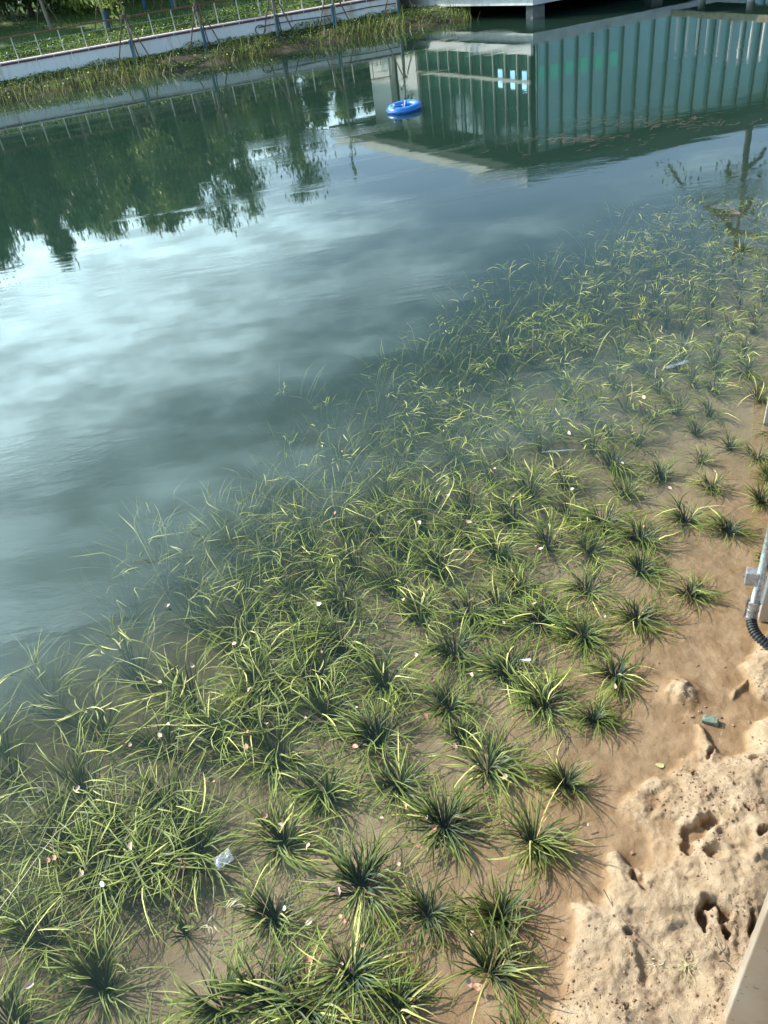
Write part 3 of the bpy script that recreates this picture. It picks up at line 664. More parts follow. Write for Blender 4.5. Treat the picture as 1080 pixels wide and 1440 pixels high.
for u in postx + [1088, 1104, 1120]:
    r = ray(u, 45); dv = np.array([r[0], r[1]]) / np.hypot(r[0], r[1]); A = np.array([dv, -dB]).T; s, t = np.linalg.solve(A, p0); q = p0 + dB * t
    wk(MB().box((q[0] + nB[0] * .05, q[1] + nB[1] * .05, .89), (.05, .05, .98), math.atan2(dB[1], dB[0])), 'railing_post', M['cap_white'])
for u, v in ((987, 3), (1056, 4), (1130, 4)):
    r = ray(u, v); dv = np.array([r[0], r[1]]) / np.hypot(r[0], r[1]); A = np.array([dv, -dB]).T; s, t = np.linalg.solve(A, p0 + nB * .25); q = p0 + nB * .25 + dB * t
    wk(MB().tube([(q[0], q[1], -1.8), (q[0], q[1], .30)], .11, 14), 'round_pier', M['slab'], smooth=True)

# tall sparse tree behind the pavilion, seen only mirrored at the right
tt = empty('sparse_tree', (*at(27.6, 46), 1.5)); tag(tt, 'tall sparse tree with crooked drooping limbs, mirrored in the water at the right', 'tree')
def vp(u, v, D=46):
    r = ray(u, v); hh = -r[2] / np.hypot(r[0], r[1]) * D - CAMH; a = math.atan2(r[0], r[1]); return Vector((D * math.sin(a), D * math.cos(a), hh)) - Vector(tt.location)
mb = MB(); mb.tube([Vector((0, 0, 0)), vp(1054, 180), vp(1047, 235), vp(1043, 290), vp(1036, 325), vp(1030, 372)], [.2, .17, .15, .12, .09, .04], 8); mb.build('trunk', M['bark'], tt, smooth=True)
mb = MB()
for L_ in ([(1040, 305), (1010, 300), (990, 285), (965, 262), (938, 230)], [(1044, 268), (1012, 270), (985, 272), (958, 276)], [(1036, 330), (1018, 312), (996, 290)], [(1048, 240), (1062, 222), (1085, 212)], [(1040, 300), (1056, 285), (1066, 250), (1074, 235)], [(1036, 330), (1055, 325), (1062, 340)], [(1045, 262), (1030, 246), (1022, 226)], [(1034, 345), (1060, 352), (1085, 362)]):
    mb.tube([vp(*q) + Vector((rng.normal() * .1, rng.normal() * .4, 0)) for q in L_], list(np.linspace(.17, .07, len(L_))), 6)
mb.build('branches', M['bark'], tt)['kind'] = 'stuff'
cen = [(945, 238, .5), (965, 262, .6), (990, 274, .8), (1020, 268, .9), (1050, 270, 1.0), (1060, 240, .7), (1010, 305, .5), (1032, 325, .5), (1060, 300, .8), (1030, 355, .4), (1075, 355, .7), (1025, 240, .5)]
P = np.concatenate([np.array(vp(u, v))[None] + rng.normal(size=(int(110 * s), 3)) * [s * .9, .8, s * .45] for u, v, s in cen])
ob = link('crown', blade_mesh('crown', [leaf_cloud(P, .12)]), M['crown'][1], tt); ob['kind'] = 'stuff'

# ------------------------------------------------------------------ floating ring

rg = empty('swim_ring', G(569, 155)); tag(rg, 'blue inflatable swim ring floating on the pond in front of the pavilion reflection', 'swim ring')
rg.rotation_euler = (R(2), R(-3), .4); rg.scale = (.92, .92, .92)
M['ring'] = pmat('blue_vinyl', (0.03, 0.20, 0.62), .25, spec=.6)
def torus(Rm, r, n=48, k=16, squash=1.0, wr=0):
    V = []; F = []
    for a in range(n):
        A_ = 2 * math.pi * a / n
        for b in range(k):
            B = 2 * math.pi * b / k; rr = r * (1 + wr * math.sin(A_ * 24) * (math.cos(B) < -.2))
            V.append(((Rm + rr * math.cos(B)) * math.cos(A_), (Rm + rr * math.cos(B)) * math.sin(A_), rr * math.sin(B) * squash + .055))
    for a in range(n):
        for b in range(k): F.append((a * k + b, ((a + 1) % n) * k + b, ((a + 1) % n) * k + (b + 1) % k, a * k + (b + 1) % k))
    return V, F
mb = MB(); mb.add(*torus(.285, .092, 96, 16, .82, .05)); mb.build('tube', M['ring'], rg, smooth=True)
mb = MB(); mb.add(*torus(.377, .010, 64, 6, .5)); mb.build('seam', pmat('blue_seam', (.02, .10, .5), .4), rg, smooth=True)
MB().tube([(-.27, -.05, .15), (-.27, -.05, .18)], .022, 10).build('valve', pmat('white_valve', (.8, .82, .85), .4), rg)
MB().tube([(-.34, -.16, .13), (-.30, -.19, .19), (-.22, -.2, .17)], .012, 6).build('grab_loop', M['ring'], rg, smooth=True)
MB().tube([(.39, 0, .05), (.45, .02, .03), (.50, .0, .005)], .012, 6).build('cord', M['maroon'], rg)
MB().tube([(-.12, -.14, .155), (-.05, -.08, .05), (.03, .05, .03), (.1, .12, .15)], .014, 6).build('strap', pmat('white_strap', (.7, .75, .8), .5), rg)

# ------------------------------------------------------------------ sedge tufts
def sedge(bz, x, y, size, nb, deep, hi=True, yellow=0.0):
    """one tuft rooted at the bed; blades end at the surface where the water is deep"""
    depth = max(-bz, 0); D_ = math.hypot(x, y)
    a0 = rng.uniform(0, 6.28); az = rng.uniform(0, 6.283, nb); az = az + rng.uniform(.1, .75) * np.sin(az - a0) + .35 * np.sin(3 * az + a0 * 2); rr = np.abs(rng.normal(size=nb)) * .022 * (size / .22)
    P = np.stack([rr * np.cos(az), rr * np.sin(az), np.full(nb, 0.0)], 1); az = az + rng.normal(size=nb) * .5
    L = size * rng.uniform(.45, 1.5, nb) * (1 + .5 * min(depth, .35))+ depth * np.where(rng.random(nb) < .42, rng.uniform(.8, 1.25, nb), rng.uniform(.1, .6, nb))
    st = np.clip(depth / .3, 0, 1)
    el = rng.uniform(.45, 1.35, nb) * (1 - .25 * st) + .42 * st; bend = rng.uniform(.4, 1.9, nb) * (1 - .35 * st)
    drift = .30 * st; az = az + drift * np.sin(2.2 - az) * 1.2
    zmax = np.full(nb, depth + .0) + rng.uniform(-.010, .009, nb) + (.05 if depth < .08 else 0) * rng.random(nb)
    if depth < .03: zmax = zmax + .12
    W = rng.uniform(.0044, .0080, nb) * (.8 + .3 * size / .25) if hi else rng.uniform(.0055, .0085, nb)
    hue = rng.random(nb) * .62 + yellow + (rng.random(nb) < .07) * .4
    main = None
    if depth > .11:
        nf = int((9 + 26 * min(depth, .35)) * (1.0 if D_ < 5 else 1.4) * rng.uniform(.6, 1.25) * (1 if depth < .36 else rng.uniform(0, .5))) + 1; fa = rng.uniform(0, 6.283, nf); fa = fa + .8 * np.sin(fa - a0); fr = rng.uniform(.0, .16, nf) * (size / .18)
        fP = np.stack([fr * np.cos(fa), fr * np.sin(fa), depth - rng.uniform(.004, .03, nf)], 1)
        fb = blades(fP, rng.uniform(.05, .20, nf) * (size / .18), rng.uniform(.005, .0085, nf), fa + rng.normal(size=nf) * .9, rng.uniform(.1, .5, nf), rng.uniform(.1, .9, nf), 4, hue=np.clip(rng.random(nf) * .6 + .25 + yellow, 0, 1), zmax=np.full(nf, depth) + rng.uniform(.001, .012, nf), zmin=depth - .03, curl=rng.normal(size=nf) * .7, fold=hi)
        fb = (fb[0], fb[1], .45 + .55 * fb[2], fb[3]); main = fb
    bb = blades(P, L, W, az, el, bend, 7 if hi else 5, hue=np.clip(hue, 0, 1), zmax=zmax, zmin=.004, curl=rng.normal(size=nb) * .85, fold=hi)
    if main is None: return bb
    return (np.concatenate([bb[0], main[0]]), np.concatenate([bb[1], main[1] + len(bb[0])]), np.concatenate([bb[2], main[2]]), np.concatenate([bb[3], main[3]]))
# photo positions of tufts one can point to: (u, v, size)
NAMED = {(395, 1178): 'spreading sedge tuft just right of the crumpled clear plastic scrap', (385, 1285): 'small dark sedge tuft with a white petal at its heart, beside the pale stem',
         (140, 1378): 'lone sedge tuft with long arching blades at the bottom left', (55, 1312): 'dim sunken sedge tuft at the lower left beside the long pale reed',
         (255, 1303): 'tiny sunken sprout on the bare bed left of the pale dead stem', (835, 1012): 'sedge tuft with dark stubby centre closest to the little crumbly sand heap',
         (750, 1182): 'olive sedge tuft at the water edge left of the wet channel in the mud', (795, 1103): 'sedge tuft with dark centre and trailing blades left of the yellow leaf on the mud',
         (970, 835): 'sedge tuft by the shore directly left of the metal conduit', (690, 1365): 'sedge tuft with black cut centre lowest at the mud edge', (705, 1288): 'sedge tuft with black cut centre and one big round orange petal beside it',
         (715, 945): 'dense sedge tuft with the curled white leaf lying on it', (1065, 640): 'sedge tuft at the right edge just under the far post', (1072, 705): 'brown weathered sedge tuft at the right edge between the posts'}
HERO = [(385, 1285, .9), (505, 1243, 1.2), (495, 1370, 1.25), (600, 1285, 1.), (705, 1288, 1.05), (690, 1365, 1.0), (625, 1160, 1.1), (395, 1178, 1.05), (560, 1102, 1.0), (455, 1110, 1.), (685, 1078, 1.25), (795, 1103, .9), (530, 1035, 1.15), (750, 1182, 1.0),
        (835, 1012, .9), (865, 950, .95), (540, 955, 1.1), (640, 915, 1.05), (715, 945, 1.1), (820, 895, 1.2), (895, 870, 1.1), (970, 835, 1.), (900, 800, 1.15), (630, 990, 1.), (765, 990, 1.1), (390, 1060, 1.), (265, 975, 1.2), (300, 1030, 1.), (110, 1115, 1.2), (165, 1180, 1.2),
        (235, 1130, 1.2), (270, 1190, 1.05), (85, 1185, 1.05), (130, 1235, 1.1), (205, 1215, 1.1), (55, 1312, 1.), (140, 1378, 1.05), (255, 1303, .4), (310, 1415, 1.1), (375, 1405, 1.15), (435, 1420, 1.1), (560, 1420, 1.), (10, 1435, .8), (350, 930, 1.1), (420, 905, 1.2), (380, 965, 1.1), (440, 950, 1.1), (340, 880, 1.1), (485, 850, 1.1),
        (180, 930, 1.1), (60, 975, 1.1), (130, 1012, 1.), (225, 1040, 1.1), (0, 1070, 1.0), (615, 795, 1.1), (555, 822, 1.1), (700, 775, 1.1), (745, 685, 1.), (820, 572, 1.1), (880, 562, 1.), (980, 603, .75), (1027, 625, .8), (985, 642, .7), (930, 665, .9), (1000, 683, .9), (965, 727, .9),
        (1025, 747, .9), (800, 718, 1.), (850, 732, 1.), (900, 757, 1.), (880, 690, 1.), (830, 770, 1.), (770, 760, 1.), (730, 822, 1.1), (825, 826, 1.1), (762, 872, 1.2), (700, 850, 1.), (590, 862, 1.1), (660, 860, 1.1), (650, 750, 1.), (720, 722, 1.), (610, 690, 1.1), (560, 655, 1.), (640, 650, 1.), (690, 662, 1.), (1065, 640, 1.0), (1072, 705, .9),
        (480, 660, .9), (415, 680, 1.0), (475, 720, 1.2), (430, 750, 1.2), (440, 800, 1.2), (500, 790, 1.1), (385, 790, 1.), (345, 830, 1.), (270, 860, .9), (530, 740, 1.), (455, 1000, 1.), (480, 905, 1.1), (345, 1010, 1.), (650, 1035, .6), (1080, 790, .5), (575, 770, 1.0), (405, 575, .8), (465, 595, .8), (525, 598, .8), (525, 555, .8), (235, 750, .9), (170, 830, .9), (370, 740, 1.), (310, 745, 1.)]
REGION = [(1120, 285), (960, 275), (850, 300), (790, 345), (690, 375), (610, 440), (560, 500), (520, 560), (455, 560), (395, 600), (370, 680), (300, 720), (200, 740), (200, 800), (150, 830), (220, 900), (130, 880), (0, 930), (-60, 950), (-40, 1440), (-40, 1500), (740, 1500), (760, 1300), (770, 1210), (830, 1070), (890, 985), (935, 900), (1020, 850), (1048, 800), (1060, 690), (1130, 640)]
RP = np.array([G(u, v)[:2] for u, v in REGION])
pts = []; info = []
for (u, v, s) in HERO:
    p = G(u, v, -.05)[:2]; bz = float(bed_height(np.array([p[0]]), np.array([p[1]]))[0]); p = G(u, v, min(bz * .35, 0))[:2]
    pts.append(p); info.append((s, NAMED.get((u, v))))
nh = len(pts)
allp = np.array(pts); tries = 0
cand = np.stack([rng.uniform(-3.2, 6.2, 26000), rng.uniform(.6, 10.6, 26000)], 1)
sd = sdist(cand[:, 0], cand[:, 1], RP)
cz = bed_height(cand[:, 0], cand[:, 1])
extra = []
clump = fbm(cand[:, 0] * .9, cand[:, 1] * .9, 3, 88)
for k in range(len(cand)):
    p = cand[k]
    if sd[k] < .0 or cz[k] > .004: continue
    near = p[1] < 3.2
    sp = .29 if p[1] < 4.5 else .225
    sp *= 1.0 - .35 * clump[k]
    if near: sp *= 1.06
    edge = sd[k] < .55 and cz[k] < -.25
    if edge and rng.random() < .45: continue
    if near and p[0] < -.15 and p[1] < 1.75 and p[0] > -1.0: continue      # bare patch of bed around the dead stem
    q = np.array(pts) if not extra else np.concatenate([np.array(pts), np.array(extra)])
    if np.min(np.hypot(q[:, 0] - p[0], q[:, 1] - p[1])) < sp: continue
    extra.append(p)
allt = [(p, s, l) for p, (s, l) in zip(pts, info)] + [(p, rng.uniform(.7, 1.1), None) for p in extra]
allt.sort(key=lambda t: (t[2] is None, float(np.hypot(t[0][0], t[0][1]))))
print('tufts', len(allt))
ONES = 'zero one two three four five six seven eight nine ten eleven twelve thirteen fourteen fifteen sixteen seventeen eighteen nineteen'.split()
TENS = 'x x twenty thirty forty fifty sixty seventy eighty ninety'.split()
def nw(k):
    k = int(max(0, k))
    if k < 20: return ONES[k]
    if k >= 100: return 'one hundred'
    return TENS[k // 10] + ('-' + ONES[k % 10] if k % 10 else '')
def place(u, v): return nw(round(u / 10.8)) + ' percent across and ' + nw(round(v / 14.4)) + ' percent down'
far_sets = []; seen = set()
for k, (p, s, lab) in enumerate(allt):
    x, y = float(p[0]), float(p[1]); bz = float(bed_height(np.array([x]), np.array([y]))[0]); D = math.hypot(x, y)
    depth = -bz; size = .182 * s * (1 if D < 4 else .93) * float(rng.uniform(.74, 1.12))
    if D > 5: size *= .92
    nb = int((120 if D < 3 else 92 if D < 4.5 else 62 if D < 6.5 else 40) * (.55 + .45 * s) * rng.uniform(.85, 1.15))
    if lab and 'tiny' in lab: nb = 26
    hi = D < 5.5
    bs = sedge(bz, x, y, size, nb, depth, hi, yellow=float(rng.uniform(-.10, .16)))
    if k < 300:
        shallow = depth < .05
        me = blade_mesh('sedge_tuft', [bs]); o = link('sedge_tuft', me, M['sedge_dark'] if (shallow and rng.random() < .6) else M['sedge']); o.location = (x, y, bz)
        pu, pv = proj((x, y, 0)); inside = -20 < pu < 1100 and pv < 1460
        where = ', ' + place(pu, pv) if inside else ' outside the %s edge, %s hand widths from the posts' % ('right' if pu > 540 else 'left', nw(round(math.hypot(x - 1.8, y - 2.6) * 10)))
        if shallow: g_, L_ = 'sedge tufts along the mud edge', 'olive dark centred sedge tuft'
        elif D > 6.3: g_, L_ = 'far floating sedge tufts', 'small floating sedge tuft'
        elif depth > .24: g_, L_ = 'half sunken sedge tufts', 'half sunken sedge tuft'
        else: g_, L_ = 'sedge tufts over the clear brown bed', 'bushy sedge tuft'
        lb = lab or L_ + where
        while lb in seen: lb = lb + ', farther'
        seen.add(lb); tag(o, lb, 'water plant', g_)
        if shallow or (depth < .10 and rng.random() < .35):
            m_ = 26; a = rng.uniform(0, 6.28, m_); rr = rng.random(m_) ** .6 * .04
            v = blades(np.stack([rr * np.cos(a), rr * np.sin(a), np.full(m_, 0.)], 1), rng.uniform(.03, .075, m_), np.full(m_, .007), a, rng.uniform(.7, 1.5, m_), rng.uniform(0, .5, m_), 2, fold=False)
            st_ = link('dead_centre', npmesh('dead_centre', v[0], v[1]), M['stub'], o); st_['kind'] = 'stuff'
    else:
        v, f, a, h = bs; v = v + np.array([x, y, bz]); far_sets.append((v, f, a, h))
if far_sets:
    o = link('distant_sedge', blade_mesh('distant_sedge', far_sets), M['sedge']); tag(o, 'thin scatter of the farthest floating sedge at the outer edge of the bed', 'water plants', kind='stuff')

# ------------------------------------------------------------------ crumbs on the mud
n = 26000
x = rng.uniform(.25, 2.2, n); y = rng.uniform(.6, 3.0, n); z = bed_height(x, y); keep = (z > .001) | (rng.random(n) < .05); x, y, z = x[keep], y[keep], z[keep]
cl = fbm(x * 6, y * 6, 3, 91); keep = cl + rng.random(len(x)) * .5 > .22; x, y, z = x[keep], y[keep], z[keep]; n = len(x)
r = .0010 + rng.random(n) ** 5 * .0055
O = np.array([(1, 0, 0), (0, 1, 0), (-1, 0, 0), (0, -1, 0), (0, 0, .8), (0, 0, -.6)]); F0 = np.array([(0, 1, 4), (1, 2, 4), (2, 3, 4), (3, 0, 4), (1, 0, 5), (2, 1, 5), (3, 2, 5), (0, 3, 5)])
V = (O[None] * (1 + .45 * rng.normal(size=(n, 6, 1)).clip(-1, 1)) * r[:, None, None] + np.stack([x, y, z + r * .3], 1)[:, None, :]).reshape(-1, 3)
F = (F0[None] + (np.arange(n) * 6)[:, None, None]).reshape(-1, 3)
o = link('mud_crumbs', npmesh('mud_crumbs', V, F), pmat('crumb', (.34, .22, .13), .9, noise=12, col2=(.20, .12, .07))); tag(o, 'loose crumbs and grit scattered over the drying mud', 'grit', kind='stuff')

def gz(u, v):
    p = G(u, v); return np.array([p[0], p[1], max(float(bed_height(np.array([p[0]]), np.array([p[1]]))[0]), -10)])
# green stone
def rock(name, u, v, size, rz, mat, label, cat='stone', group=None, seed=0, zoff=0):
    p = gz(u, v); rg_ = np.random.default_rng(seed); V = []
    import bmesh
    bm = bmesh.new(); bmesh.ops.create_cube(bm, size=1); bmesh.ops.subdivide_edges(bm, edges=bm.edges[:], cuts=2, use_grid_fill=True)
    for vt in bm.verts: vt.co = Vector([c * (1 + rg_.normal() * .06) for c in vt.co]); vt.co.x *= size[0] * (1 - .25 * (vt.co.y + .2)); vt.co.y *= size[1]; vt.co.z *= size[2]
    me = bpy.data.meshes.new(name); bm.to_mesh(me); bm.free(); o = link(name, me, mat); o.location = (p[0], p[1], p[2] + size[2] * .35 + zoff); o.rotation_euler = (R(8), R(-6), rz); b = o.modifiers.new('bevel', 'BEVEL'); b.width = min(size) * .12
    return tag(o, label, cat, group)
M['greenstone'] = pmat('green_grey_stone', (.19, .23, .18), .8, noise=70, col2=(.10, .13, .10))
rock('stone', 999, 1013, (.068, .036, .03), R(-32), M['greenstone'], 'flat green grey stone on the tip of the mud ridge beside the wet puddle', seed=3, zoff=.004)
M['tan_pebble'] = pmat('tan_pebble', (.45, .28, .18), .8, noise=60)
for k, (u, v, s) in enumerate([(973, 1006, .012), (984, 1000, .010), (960, 1014, .009), (992, 993, .008), (1031, 1019, .009), (981, 932, .009), (1054, 1015, .008), (960, 980, .010), (964, 965, .011), (792, 1318, .010), (889, 1198, .012), (1019, 936, .010)]):
    rock('pebble', u, v, (s * 1.3, s, s * .7), k * 1.3, M['tan_pebble'], 'tan pebble on wet mud, ' + place(u, v), 'pebble', 'small pebbles on the wet mud', seed=k)
# leaves, petals and scraps
def flake(name, p, size, rz, mat, label, cat, group=None, asp=.62, cup=.25, tilt=.15, n=8):
    V = [(0, 0, 0)]; 
    for ring, rr in ((0, .55), (1, 1.0)):
        for k in range(n):
            a = 2 * math.pi * k / n; w = rr * (1 + .12 * math.sin(a * 3 + p[0] * 50) * ring)
            V.append((math.cos(a) * w * size, math.sin(a) * w * size * asp, cup * size * rr * rr * (.6 + .5 * math.sin(a * 2 + p[1] * 40))))
    F = [(0, 1 + k, 1 + (k + 1) % n) for k in range(n)] + [(1 + k, 1 + n + k, 1 + n + (k + 1) % n, 1 + (k + 1) % n) for k in range(n)]
    me = bpy.data.meshes.new(name); me.from_pydata(V, [], F); me.update(); o = link(name, me, mat, smooth=True)
    o.location = (float(p[0]), float(p[1]), float(p[2])); o.rotation_euler = (rng.normal() * tilt, rng.normal() * tilt, rz); tag(o, label, cat, group); return o
PET = [(400, 1278, 2, 'white petal lying on the small dark tuft near the pale dead stem'), (145, 1243, 2, 'curled white petal in the big clump at the lower left'), (237, 1018, 2, 'white petal on the dense clump left of centre'), (448, 850, 2, 'white petal on open water above the dense middle clump'),
       (658, 1315, 1, 'large round orange petal beside the black centred tuft'), (42, 1385, 1, None), (116, 1228, 1, None), (68, 1210, 0, None), (76, 1207, 0, None), (110, 1110, 1, None), (55, 1111, 1, None), (372, 1146, 0, None), (395, 1160, 1, None), (434, 1192, 1, None), (458, 1208, 0, None), (475, 1254, 1, None), (479, 1290, 0, None), (484, 1296, 0, None), (435, 1297, 1, None),
       (480, 1358, 0, None), (435, 1349, 0, None), (537, 1150, 1, None), (570, 1135, 0, None), (600, 1150, 1, None), (588, 1190, 0, None), (573, 1178, 0, None), (710, 1093, 1, None), (759, 1108, 0, None), (776, 1116, 0, None), (735, 1218, 0, None), (822, 1159, 1, None), (735, 1350, 0, None), (673, 1388, 0, None), (659, 1382, 1, None), (610, 1165, 0, None), (720, 1010, 0, None), (598, 1008, 0, None),
       (866, 965, 1, None), (663, 949, 1, None), (608, 956, 0, None), (585, 921, 1, None), (708, 876, 1, None), (752, 849, 1, None), (755, 768, 1, None), (760, 772, 1, None), (567, 844, 1, None), (659, 779, 0, None), (452, 917, 0, None), (375, 1018, 0, None), (347, 1050, 0, None), (225, 960, 1, None), (352, 970, 1, None), (270, 936, 1, None), (235, 852, 1, None), (183, 1048, 1, None), (173, 1046, 0, None),
       (185, 1190, 1, None), (225, 1035, 1, None), (500, 995, 1, None), (350, 1029, 0, None), (805, 688, 1, None), (942, 687, 1, None), (780, 663, 1, None), (875, 652, 1, None), (695, 660, 0, None), (630, 697, 1, None), (470, 722, 0, None), (480, 635, 0, None), (700, 480, 1, None), (690, 595, 1, None), (850, 868, 1, None), (905, 740, 0, None), (720, 700, 1, None), (660, 735, 1, None), (510, 1330, 0, None), (560, 1215, 1, None), (640, 1050, 1, None), (500, 1050, 0, None), (905, 560, 1, None), (800, 610, 1, None), (925, 525, 1, None), (590, 735, 1, None), (540, 885, 1, None), (430, 1010, 1, None), (300, 1100, 0, None), (330, 905, 1, None), (655, 1110, 0, None), (700, 1040, 1, None)]
for k, (u, v, c, lab) in enumerate(PET):
    p = G(u, v, .012); b = float(bed_height(np.array([p[0]]), np.array([p[1]]))[0]); p[2] = max(.014, b + .008)
    g_ = ['faded pink petals afloat', 'pale peach petals afloat', None][c] if lab is None else None
    L_ = lab or ['faded pink petal afloat', 'pale peach petal afloat'][c] + ', ' + place(u, v)
    flake('petal', p, .0145 * rng.uniform(.65, 1.3) * (1.5 if lab and 'large' in lab else 1) * (1.25 if p[1] > 3 else 1), rng.uniform(0, 6), M['petal'][c], L_, 'petal', g_, cup=.5, tilt=.35)
lf = gz(928, 1075); lf[2] += .006
flake('leaf', lf, .019, -.3, pmat('yellow_leaf', (.62, .60, .28), .6), 'small pale yellow leaf lying on the wet mud by the puddle', 'leaf', cup=.3)
cw = G(737, 929, .02); flake('curled_leaf', cw, .036, -.15, pmat('white_leaf', (.78, .82, .82), .35), 'curled white leaf lying across the dense tuft near the centre right', 'leaf', asp=.18, cup=.35)
cw = G(945, 943, .01) ; cw[2] = gz(968, 960)[2] + .02
# clear plastic scraps
pl = bpy.data.materials.new('clear_plastic'); pl.use_nodes = True; b = pl.node_tree.nodes['Principled BSDF']; b.inputs['Base Color'].default_value = (.55, .65, .75, 1); b.inputs['Roughness'].default_value = .12; b.inputs['Alpha'].default_value = .3; b.inputs['Specular IOR Level'].default_value = 1.0
def film(name, u, v, sx, sy, rz, label):
    n = 9; V = []; F = []
    for j in range(n):
        for i_ in range(n): V.append(((i_ / (n - 1) - .5) * sx, (j / (n - 1) - .5) * sy, rng.normal() * .004))
    for j in range(n - 1):
        for i_ in range(n - 1): F.append((j * n + i_, j * n + i_ + 1, (j + 1) * n + i_ + 1, (j + 1) * n + i_))
    me = bpy.data.meshes.new(name); me.from_pydata(V, [], F); me.update(); o = link(name, me, pl, smooth=True); p = G(u, v, .016); o.location = p; o.rotation_euler.z = rz; tag(o, label, 'plastic scrap')
film('plastic_scrap', 314, 1208, .075, .06, .5, 'crumpled clear bluish plastic scrap beside the big lower left clump')
film('plastic_film', 952, 512, .20, .035, .25, 'long pale blue strip of plastic film floating among the far sedge')
film('plastic_film', 785, 634, .22, .008, -.15, 'thin white plastic thread lying over the sedge above the centre')
# long pale reed and dead stems
M['straw'] = pmat('straw', (.62, .55, .36), .6, noise=20)
def stem(name, uvz, r, label, cat='stem', mat=None):
    P_ = [Vector(G(u, v, z)) for u, v, z in uvz]; n = len(P_)
    o = MB().tube(P_, [r * (1 - .6 * k / (n - 1)) for k in range(n)], 6).build(name, mat or M['straw'], smooth=True); tag(o, label, cat); return o
stem('dry_reed', [(-10, 1292, .03), (25, 1245, .035), (50, 1210, .03), (80, 1170, .03), (112, 1150, .02)], .0035, 'long pale dry reed slanting over the water at the lower left edge')
def dead_twigs(name, u, v, z, n, L, label, spread=6.28, a0=0, mat=None, th=1.0):
    c = Vector(G(u, v, z)); mb = MB()
    for k in range(n):
        a = a0 + spread * rng.random(); pts_ = [c + Vector((rng.normal() * .011, rng.normal() * .008, 0))]
        for s in range(4): a += rng.normal() * .35; pts_.append(pts_[-1] + Vector((math.cos(a), math.sin(a), rng.normal() * .08)) * L / 4)
        mb.tube(pts_, [q_ * th * rng.uniform(.7, 1.2) for q_ in (.0028, .0024, .002, .0016, .0008)], 5)
    o = mb.build(name, mat or M['straw'], smooth=True); tag(o, label, 'dead plant')
dead_twigs('withered_plant', 322, 1275, .012, 5, .05, 'tangle of pale dead stem floating over the bare bed at the bottom', 1.6, -.5)
dead_twigs('withered_plant', 293, 1300, .012, 6, .04, 'pale forked dead root floating left of the stem tangle')
dead_twigs('withered_sprout', 965, 1358, gz(965, 1358)[2] + .007, 17, .062, 'withered pale green sprout lying flat on the dry mud', mat=pmat('withered', (.50, .48, .26), .8, noise=60, col2=(.36, .28, .15)), th=.55)
dead_twigs('dead_root', 925, 1355, gz(925, 1355)[2] + .007, 7, .04, 'dry straw coloured root fragment left of the withered sprout on the mud', th=.7)
dead_twigs('bank_twig', 1010, 1345, gz(1030, 1345)[2] + .008, 3, .06, 'thin dark twigs on the mud near the right footprint', mat=M['bark'])
p0_ = gz(850, 1253); 
stem('grass_stalk', [(849, 1251, .05), (862, 1275, .055), (880, 1298, .06), (905, 1325, .065), (922, 1345, .06)], .002, 'thin brown grass stalk lying across the mud crest', mat=M['prop'])
dead_twigs('blade_mat', 1040, 300, .01, 12, .5, 'brown mat of dead blades floating where the sparse tree is mirrored', mat=M['prop'])
# drifting scum lines under the pavilion reflection
n = 420
uu = np.concatenate([rng.normal(800, 40, 140), rng.normal(930, 70, 180), rng.uniform(640, 1080, 100)]); vv = np.concatenate([rng.normal(196, 4, 140), rng.normal(172, 5, 180), rng.uniform(120, 250, 100)])
P = np.array([G(a, b, .004) for a, b in zip(uu, vv)])
bs = blades(P, rng.uniform(.04, .16, n), np.full(n, .009), rng.uniform(-.7, .7, n), np.zeros(n), np.zeros(n), 3, fold=False, hue=rng.random(n), curl=rng.normal(size=n) * 1.2)
o = link('drifting_weed', blade_mesh('drifting_weed', [bs]), M['prop']); tag(o, 'brown scum and loose weed drifting below the pavilion reflection', 'floating weed', kind='stuff')

# ------------------------------------------------------------------ metal posts and conduit at the right
def mat_panel():
    m = pmat('beige_metal_panel', (.50, .43, .36), .32, metal=.35); nt = m.node_tree; b = nt.nodes['Principled BSDF']; g = nd(nt, 'ShaderNodeNewGeometry')
    def N(s, d=4.0):
        n = nd(nt, 'ShaderNodeTexNoise', i_Scale=s, i_Detail=d, i_Roughness=.65); ln(nt, g.outputs['Position'], n.inputs['Vector']); return n.outputs[0]
    c = mixc(nt, sstep(nt, N(3.0), .3, .7), (.42, .34, .26), (.50, .44, .38)); c = mixc(nt, mth(nt, 'MULTIPLY', sstep(nt, N(38.0, 2.0), .66, .74), .7), c, (.16, .11, .08))
    c = mixc(nt, mth(nt, 'MULTIPLY', sstep(nt, N(9.0, 6.0), .5, .75), .35), c, (.30, .23, .17)); ln(nt, c, b.inputs['Base Color'])
    rr_ = nd(nt, 'ShaderNodeMapRange'); ln(nt, N(6.0), rr_.inputs[0]); rr_.inputs[3].default_value = .25; rr_.inputs[4].default_value = .6; ln(nt, rr_.outputs[0], b.inputs['Roughness'])
    return m
M['panel'] = mat_panel(); M['zinc'] = pmat('galvanised_steel', (.50, .49, .46), .36, metal=.85, noise=45, col2=(.28, .26, .24)); M['bracket'] = pmat('grey_bracket', (.42, .44, .49), .4, metal=.5, noise=50, col2=(.30, .28, .26)); M['black_tube'] = pmat('black_conduit', (.025, .027, .03), .35, spec=.6)
A3, A2 = np.array(G(1073, 597)[:2]), np.array(G(1066, 868)[:2])
dW = A2 - A3; dW /= np.linalg.norm(dW); nW = np.array([dW[1], -dW[0]]); nW = nW if nW[0] > 0 else -nW     # away from the pond
angW = math.atan2(nW[1], nW[0])
labs = {'near': 'beige metal clad post nearest the camera at the bottom right corner', 'mid': 'beige metal clad post with the steel conduit on its side', 'far': 'beige metal clad post farthest along the right edge'}
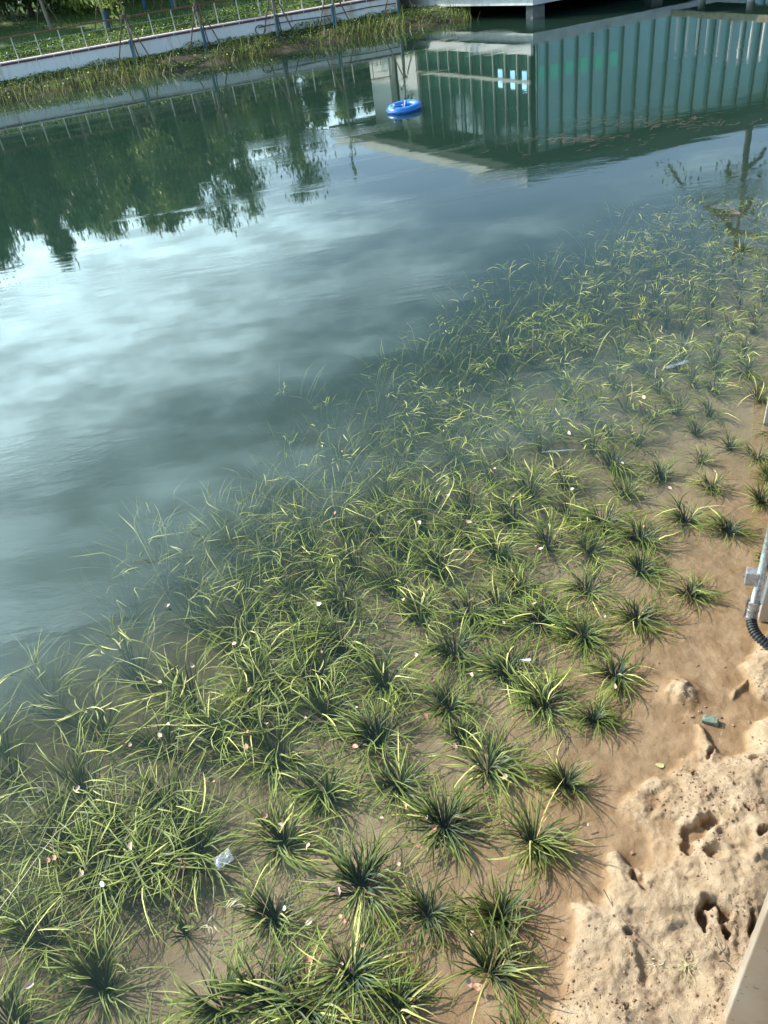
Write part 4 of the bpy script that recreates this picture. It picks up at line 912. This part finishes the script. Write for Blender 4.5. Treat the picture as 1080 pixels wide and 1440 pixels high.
def post(p, key, w=.34, th=.05, z0=-.15):
    c = p + nW * w / 2; o = empty('walkway_post', (*c, 0), angW); tag(o, labs[key], 'post', 'posts of the near walkway')
    MB().box((0, 0, (1.30 + z0) / 2), (w, th, 1.30 - z0)).build('clad_panel', M['panel'], o, bevel=.004)
    MB().box((w / 2 + .03, 0, .62), (.06, .12, 1.36)).build('steel_core', M['zinc'], o)
    MB().box((-w / 2 + .02, 0, 1.32), (.12, .12, .04)).build('cap_plate', M['zinc'], o)
    return o
post(A3, 'far', z0=.0); post(A2, 'mid', z0=.0)
A1 = np.array(G(1015, 1440, .0)[:2]) - nW * .0
post(A1 + dW * .0, 'near')
pc = A2 - nW * .035 - dW * -.0
def zfor(p, v):
    zs = np.linspace(0, 1.2, 200); return float(min(zs, key=lambda z: abs(proj((p[0], p[1], z))[1] - v)))
pc = np.array(G(1056, 868, .10)[:2]); zc = .10
cd = empty('cable_conduit', (*pc, 0)); tag(cd, 'galvanised conduit with grey coupling and black corrugated hose on the middle post', 'conduit')
ztop = 1.28; z_b = zfor(pc, 812); z_c = zfor(pc, 845)
MB().tube([(0, 0, z_c - .03), (0, 0, ztop)], .0185, 16).build('steel_pipe', M['zinc'], cd, smooth=True)
MB().tube([(0, 0, zc - .01), (0, 0, z_c)], .026, 16).build('coupling', M['bracket'], cd)
for zz_ in (zc + .008, z_c - .008, (zc + z_c) / 2): MB().tube([(0, 0, zz_ - .005), (0, 0, zz_ + .005)], .029, 16).build('coupling_ring', M['zinc'], cd)
MB().box((-.035 * nW[0], -.035 * nW[1], z_b), (.055, .05, .075), angW).build('bracket', M['bracket'], cd, bevel=.003)
MB().box((.02 * nW[0], .02 * nW[1], z_b), (.09, .012, .03), angW).build('clamp_strap', M['zinc'], cd, bevel=.002)
MB().tube([(-.06 * nW[0], -.06 * nW[1], z_b), (-.075 * nW[0], -.075 * nW[1], z_b)], .008, 6).build('bolt', M['zinc'], cd)
MB().tube([(-.03 * nW[0], -.03 * nW[1], z_c + .01), (-.03 * nW[0], -.03 * nW[1], zc)], .006, 6).build('coupling_screw', M['zinc'], cd)
MB().tube([(.030 * nW[0] - dW[0] * .0, .030 * nW[1], z_c - .01), (.034 * nW[0], .034 * nW[1], z_b), (.030 * nW[0], .030 * nW[1], ztop)], .009, 10).build('thin_pipe', M['cap_white'], cd, smooth=True)
# corrugated hose
path = [(1056, 866, .105), (1057, 876, .09), (1061, 888, .075), (1070, 899, .065), (1084, 908, .055), (1105, 912, .05), (1140, 915, .045)]
PP = [Vector(G(u, v, z)) for u, v, z in path]
dense = []
for k in range(len(PP) - 1):
    a, b = PP[k], PP[k + 1]; p_, q_ = PP[max(k - 1, 0)], PP[min(k + 2, len(PP) - 1)]
    for t_ in np.linspace(0, 1, 14, endpoint=False):
        dense.append(.5 * ((2 * a) + (b - p_) * t_ + (2 * p_ - 5 * a + 4 * b - q_) * t_ ** 2 + (3 * a - p_ - 3 * b + q_) * t_ ** 3))
rs = [.0235 + .0030 * (1 if (k // 2) % 2 else -1) for k in range(len(dense))]
ob = MB().tube([d - Vector(cd.location) for d in dense], rs, 14).build('corrugated_hose', M['black_tube'], cd, smooth=False)
# deck of the near walkway (outside the picture on the right)
dk = MB(); e0 = A3 - dW * 3.0 + nW * .10; e1 = A1 + dW * 2.5 + nW * .10
dk.prism([tuple(e0), tuple(e1), tuple(e1 + nW * 1.8), tuple(e0 + nW * 1.8)], 1.34, 1.44)
tag(dk.build('walkway_deck', M['panel']), 'deck of the near walkway resting on the metal clad posts', 'deck')
print('deck edge', proj((*A3 + nW * .1, 1.34)), proj((*A2 + nW * .1, 1.34)), proj((*A1 + nW * .1, 1.34)))
